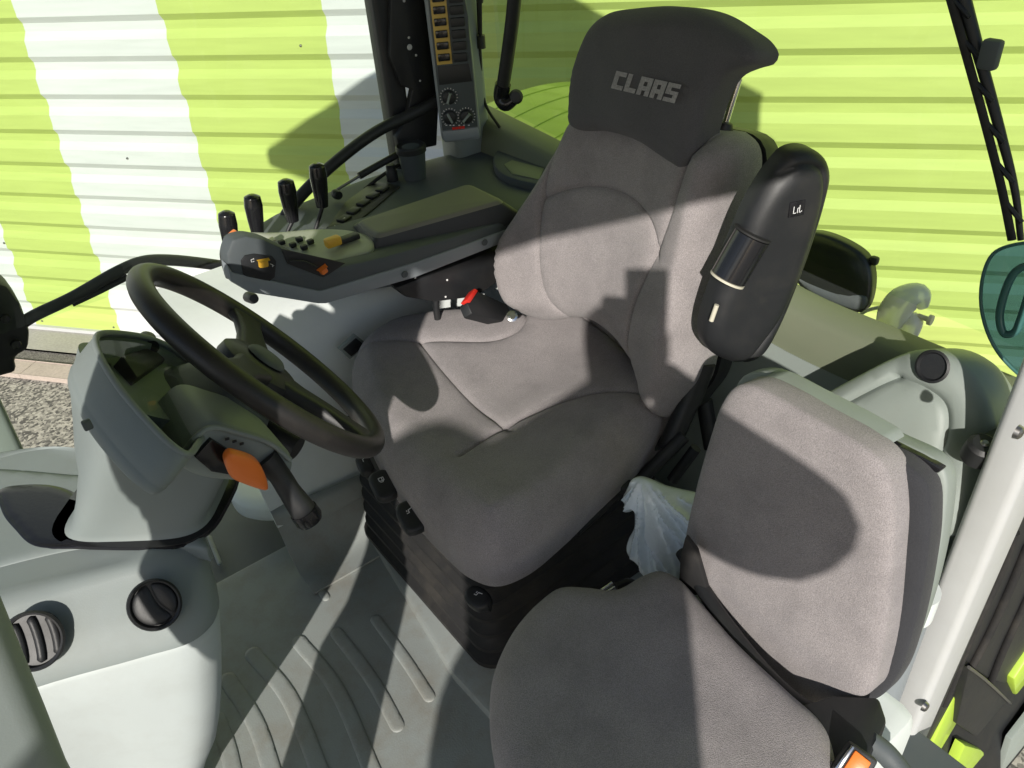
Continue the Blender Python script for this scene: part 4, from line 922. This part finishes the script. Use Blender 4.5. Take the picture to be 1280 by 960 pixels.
prism('shell_slot', Fr(pbf.o-pbf.n*.068, pbf.u, pbf.v), [(1098, 545), (1150, 570), (1178, 586), (1172, 592), (1140, 580), (1096, 552)], .012, M['gloss'], ps, .002)
pcf = FLOOR(.41)
pco = [(700, 742), (736, 742), (768, 745), (800, 728), (824, 721), (850, 732), (880, 764), (925, 815), (985, 872), (1030, 915), (1045, 960), (1040, 1010), (960, 1060), (760, 1080), (660, 1040), (620, 960), (612, 890), (618, 845), (645, 790), (675, 758)]
pad('cushion', pcf, pco, M['fabric'], ps, H=.045, r=.06, thick=.06, res=.011, tuck=.6, power=2.2)
tube('hinge_bar', [Zp(853, 690, .43), Zp(900, 770, .415), Zp(985, 870, .41), Zp(1045, 905, .41)], .013, M['black'], ps, 12)
prism('hinge_bracket', FLOOR(.43), [(1000, 880), (1040, 868), (1100, 870), (1110, 900), (1080, 960), (1050, 975), (1030, 930)], .05, M['black'], ps, .008)
prism('side_flap', Fr(Zp(858, 720, .44), (.3, -1, 0), (0, 0, 1)), [(856, 672), (870, 690), (885, 742), (868, 745), (848, 728), (850, 695)], .01, M['rubber'], ps, .003)
box('seat_box', (.66, .42, .17), (.42, .40, .33), M['white'], ps, .03)
# belt buckle of the passenger seat
pb = empty('orange_buckle', Zp(1075, 948, .46), 'seat belt buckle with orange button at the foot of the white post', 'buckle')
pbk = Fr(Zp(1075, 948, .46), (.5, -.8, 0), (.6, .35, .6))
prism('buckle_body', pbk, [(1038, 962), (1063, 928), (1098, 952), (1076, 992), (1045, 992)], .02, M['black'], pb, .003)
prism('buckle_button', pbk, [(1053, 962), (1069, 937), (1089, 953), (1074, 978)], .008, M['orange'], pb, .002, off=.004)
prism('metal_edge', pbk, [(1043, 960), (1064, 931), (1068, 934), (1048, 964)], .006, M['chrome'], pb, .001, off=.004)
tube('belt_end', [Zp(1085, 925, .42), Zp(1110, 945, .40), Zp(1140, 985, .38)], .016, M['trim_dark'], pb, 10)
# ------------------------------------------------------------------ plastic bag
bagf = Fr(Zp(835, 665, .40), (.35, -1, .1), (.5, .1, 1))
rb = random.Random(5)
apex = bagf.uv(803, 596)
def bagdisp(x, y, d):
    dx, dy = x-apex[0], y-apex[1]; th = np.arctan2(dx, -dy); rr = np.hypot(dx, dy)
    rg = lambda t: 1-np.abs(np.sin(t))
    f = .020*rg(th*4.2+.6+rr*3)**1.6+.012*rg(th*9.5+1.9-rr*6)**2+.006*rg(th*21+rr*14)**2
    f *= np.clip(rr/.06, .25, 1.6)
    w = .0018*rg(x*95+y*60+2*np.sin(y*50))**2+.002*rg(x*40-y*120+2*np.sin(x*70))**2+.0006*np.sin(x*210+3*np.sin(y*90))
    return (f+w)*np.clip(d/.006, 0, 1)
bg_ = pad('plastic_bag', bagf, [(787, 605), (790, 599), (796, 597), (808, 600), (826, 608), (846, 613), (870, 619), (905, 640), (905, 720), (880, 752), (846, 732), (826, 731), (808, 720), (797, 706), (786, 694), (784, 684), (787, 672), (793, 660), (794, 648), (793, 637), (786, 640), (781, 630), (779, 622), (783, 613)], M['bag'], None, H=.012, r=.02, thick=.02, res=.0032, bulge=bagdisp, tuck=.4, power=1.8, angle=75)
tag(bg_, 'crumpled white plastic bag stuffed between the two seats', 'bag')
cl = empty('belt_clip', Zp(765, 735, .37), 'small chrome belt clip in the dark gap in front of the passenger cushion', 'clip')
tube('clip_bar', [Zp(752, 738, .38), Zp(765, 729, .38)], .004, M['chrome'], cl, 8, 0)
tube('clip_bar', [Zp(756, 742, .38), Zp(768, 734, .38)], .003, M['chrome'], cl, 8, 0)
tube('clip_strap', [Zp(770, 733, .37), Zp(785, 728, .37), Zp(800, 735, .36)], .008, M['black'], cl, 8)
# ------------------------------------------------------------------ outside the windscreen
mb = empty('mirror_bracket', Yp(10, 410, 2.0), 'black bracket block with bolts at the left end of the long mirror arm', 'bracket')
bq = Fr((0, 2.0, .7), (1, 0, 0), (0, 0, 1))
prism('bracket_block', bq, [(-60, 350), (-10, 350), (10, 358), (26, 380), (38, 415), (36, 438), (18, 448), (22, 466), (0, 472), (-60, 480)], .08, M['black'], mb, .012)
for px, py in ((6, 398), (20, 430)): lathe('bolt', [(0, .008), (.010, .007), (.012, 0)], Yp(px, py, 1.99), (0, -1, 0), M['gloss'], mb, 14)
tube('mirror_arm', [Yp(26, 405, 2.02), Yp(42, 395, 2.02), Yp(90, 372, 2.02), Yp(150, 338, 2.02), Yp(178, 327, 2.02), Yp(210, 325, 2.02), Yp(285, 333, 2.02), Yp(340, 340, 2.02)], .0145, M['black'], mb, 14)
tube('arm_cable', [Yp(90, 380, 2.02), Yp(120, 366, 2.02), Yp(160, 346, 2.02)], .008, M['rubber'], mb, 8)
stk = empty('side_sticker_box', Yp(268, 410, 1.95), 'small purple and bright green panel edge beyond the steering wheel', 'panel')
box('panel_edge', Yp(262, 408, 1.97), (.02, .02, .14), M['purple'], stk, .003)
box('green_panel', Yp(280, 415, 1.96), (.07, .015, .10), M['lime'], stk, .003)
# fenders
def fender(name, x0, x1, y0, y1, ztop, label, m='lime'):
    f = empty(name, ((x0+x1)/2, (y0+y1)/2, .3), label, 'fender')
    us = np.linspace(0, math.pi, 28); cx = (x0+x1)/2; R_ = (x1-x0)/2
    sheet('fender_top', lambda u, v: (cx-R_*math.cos(u), v+(.02*math.sin(v*60)*.15), ztop-R_*.3+R_*.3*math.sin(u)), us, np.linspace(y0, y1, 9), M[m], f, .02, angle=60)
    for k in range(5):
        yy = y0+(y1-y0)*(k+.5)/5
        tube('fender_bead', [(cx-R_*math.cos(u), yy, ztop-R_*.3+R_*.3*math.sin(u)-.001) for u in us[3:-3]], .004, M[m], f, 6, 0)
    return f
fender('rear_fender', 1.38, 2.1, 1.70, 2.3, .70, 'ribbed lime green rear fender seen through the window past the headrest')
nf = empty('near_fender', (1.45, .3, -.1), 'lime green fender edge below the white door post at the bottom right', 'fender')
ff = Fr((1.35, .345, .1), (1, 0, 0), (0, .05, 1))
prism('wheel_arch', Fr((1.35, .50, .1), (1, 0, 0), (0, .2, 1)), [(1140, 830), (1300, 800), (1420, 780), (1420, 1080), (1090, 1080)], .03, M['black'], nf, .01)
prism('fender_panel', ff, [(1203, 850), (1214, 858), (1196, 905), (1178, 935), (1160, 1000), (1120, 1000), (1160, 945)], .03, M['lime'], nf, .008)
prism('fender_lip', ff, [(1202, 928), (1222, 934), (1242, 950), (1236, 985), (1205, 1010), (1175, 990)], .03, M['lime'], nf, .008, off=.012)
prism('fender_panel', ff, [(1268, 850), (1300, 800), (1330, 780), (1330, 805), (1290, 845), (1270, 870)], .03, M['lime'], nf, .008)
prism('step_edge', Fr((1.35, .30, .1), (1, 0, 0), (0, .05, 1)), [(1245, 985), (1265, 925), (1330, 840), (1340, 870), (1290, 960), (1270, 1010)], .02, M['trim'], nf, .006)
lbx = empty('door_latch', Yp(1235, 880, .2), 'black door latch block below the dark seals right of the white post', 'latch')
prism('latch_block', Fr((1.4, .305, .2), (1, 0, 0), (0, 0, 1)), [(1212, 836), (1235, 850), (1268, 885), (1262, 905), (1248, 930), (1225, 925), (1196, 905)], .06, M['black'], lbx, .006)
tube('latch_edge', [Yp(1211, 834, .30), Yp(1232, 850, .30), Yp(1268, 884, .30)], .004, M['steel'], lbx, 8, 3)

# ------------------------------------------------------------------ the person taking the picture, standing outside the door
def skin(name, chains, m, parent, sub=2):
    """chains: lists of (x, y, z, radius); chains that start at an existing point join there"""
    V = []; E_ = []; Rr = []; key = {}
    for ch in chains:
        prev = None
        for x, y, z, r in ch:
            k = (round(x, 4), round(y, 4), round(z, 4))
            if k not in key: key[k] = len(V); V.append((x, y, z)); Rr.append(r)
            i = key[k]
            if prev is not None and prev != i: E_.append((prev, i))
            prev = i
    me = bpy.data.meshes.new(name); me.from_pydata(V, E_, []); o = bpy.data.objects.new(name, me); COL.objects.link(o)
    md = o.modifiers.new('s', 'SKIN')
    for i, r in enumerate(Rr):
        sv = me.skin_vertices[0].data[i]; rr = r if isinstance(r, tuple) else (r, r); sv.radius = rr
    me.skin_vertices[0].data[0].use_root = True
    o.modifiers.new('u', 'SUBSURF').levels = sub
    me2 = bpy.data.meshes.new_from_object(o.evaluated_get(bpy.context.evaluated_depsgraph_get())); bpy.data.objects.remove(o)
    me2.materials.clear(); return link(name, me2, m, parent, 80)
M['cloth'] = mat('navy_jacket', (.03, .035, .05), .9, var=.2, vs=20, bump=.5, bs=200)
M['jeans'] = mat('blue_jeans', (.05, .07, .11), .9, var=.2, vs=20, bump=.4, bs=300)
M['skin'] = mat('skin', (.48, .29, .21), .5, var=.06, bump=.1, bs=200)
M['hair'] = mat('brown_hair', (.05, .03, .02), .8, var=.4, vs=60, bump=1., bs=120)
pe = empty('person', (-.45, -.42, -.02), 'person in navy jacket and jeans outside the open door, holding up a phone', 'person')
skin('body', [[(-.45, -.42, .93, .17), (-.42, -.42, 1.05, .215), (-.43, -.42, 1.2, .20), (-.44, -.42, 1.34, .19), (-.38, -.42, 1.42, .13), (-.32, -.41, 1.47, .075), (-.29, -.40, 1.51, .055)],
     [(-.42, -.42, 1.05, .215), (-.76, -.42, 1.06, .18)],
     [(-.44, -.42, 1.34, .19), (-.68, -.42, 1.40, .09), (-.955, -.42, 1.60, .125), (-.52, -.27, 1.38, .05), (-.16, -.21, 1.38, .03)],
     [(-.44, -.42, 1.34, .19), (-.26, -.42, 1.37, .085), (.005, -.42, 1.225, .135), (-.04, -.25, 1.36, .045), (-.03, -.20, 1.40, .032)],
     [(-.45, -.42, .93, .17), (-.31, -.42, .84, .135), (-.34, -.40, .46, .068), (-.34, -.44, .08, .045), (-.34, -.33, .03, .04)],
     [(-.45, -.42, .93, .17), (-.70, -.42, .88, .18), (-.58, -.41, .46, .068), (-.59, -.45, .08, .045), (-.60, -.34, .03, .04)]], M['cloth'], pe)
hdm = lathe('head', [(0, -.115), (.035, -.11), (.055, -.09), (.068, -.05), (.076, 0), (.078, .04), (.068, .085), (.04, .112), (0, .12)], (-.29, -.39, 1.57), (0, 0, 1), M['skin'], pe, 28, angle=80)
lathe('hair', [(.078, .0), (.083, .03), (.080, .07), (.064, .105), (.04, .121), (0, .125)], (-.292, -.402, 1.565), (-.05, -.12, 1), M['hair'], hdm, 28, angle=80)
tube('nose', [(-.278, -.315, 1.585), (-.265, -.292, 1.555), (-.275, -.315, 1.548)], [.006, .011, .008], M['skin'], hdm, 10)
for s_ in (-1, 1):
    lathe('eye', [(0, .010), (.008, .007), (.011, 0)], (-.268+s_*.028, -.322-s_*.004, 1.582), (.2, 1, 0), M['ink'], hdm, 14)
    lathe('ear', [(0, .008), (.016, .006), (.022, 0), (.012, -.006)], (-.29+s_*.078, -.40, 1.565), (s_, 0, 0), M['skin'], hdm, 14)
tube('mouth', [(-.29, -.317, 1.523), (-.268, -.312, 1.521), (-.245, -.320, 1.524)], [.003, .005, .003], M['red'], hdm, 8)
def hand(w, d, up, m, parent, curl=.35):
    w = np.array(w); d = np.array(d)/np.linalg.norm(d); up = np.array(up, float); up -= up.dot(d)*d; up /= np.linalg.norm(up); sd_ = np.cross(d, up)
    P = lambda a, b, c: tuple(w+d*a+sd_*b+up*c)
    ch = [[(*P(0, 0, 0), .024), (*P(.045, 0, 0), (.034, .016)), (*P(.085, 0, 0), (.036, .013))]]
    o = skin('hand', ch, m, parent)
    for i, (b, L) in enumerate(((-.027, .062), (-.009, .074), (.009, .070), (.026, .054))):
        c1 = -L*.5*curl; skin('finger', [[(*P(.07, b*.8, 0), .009), (*P(.09, b, 0), .0092), (*P(.09+L*.5, b, c1), .0085), (*P(.09+L*.85, b, c1*3.2), .0072)]], m, o, 1)
    skin('thumb', [[(*P(.02, -.018, 0), .011), (*P(.045, -.045, -.008), .0105), (*P(.075, -.055, -.02), .009), (*P(.098, -.050, -.028), .008)]], m, o, 1)
    return o
hand((-.03, -.20, 1.40), (.25, .55, .75), (0, -1, .4), M['skin'], pe, .9)
hand((-.16, -.21, 1.38), (.8, .2, .5), (0, -1, .3), M['skin'], pe, .9)
for x in (-.34, -.60): pad('shoe', FLOOR(.035), [(x-.045, -.49), (x+.045, -.49), (x+.05, -.36), (x+.04, -.24), (x, -.215), (x-.04, -.24), (x-.05, -.36)], M['rubber'], pe, H=.035, r=.04, thick=.05, px=False, res=.015)
ph = box('phone', (.012, -.125, 1.475), (.075, .15, .009), M['gloss'], None, .004, fr=Fr((0, 0, 0), RW[:, 0], RW[:, 1]), seg=3)
tag(ph, 'black phone held up in the hand of the person at the door', 'phone')
stp = empty('entry_step', (-.4, -.36, -.06), 'black metal entry step outside the open cab door', 'step')
box('tread', (-.4, -.38, -.035), (.7, .36, .03), M['black'], stp, .006)
for x in (-.72, -.08): box('step_side', (x, -.2, -.35), (.03, .5, .62), M['black'], stp, .006)
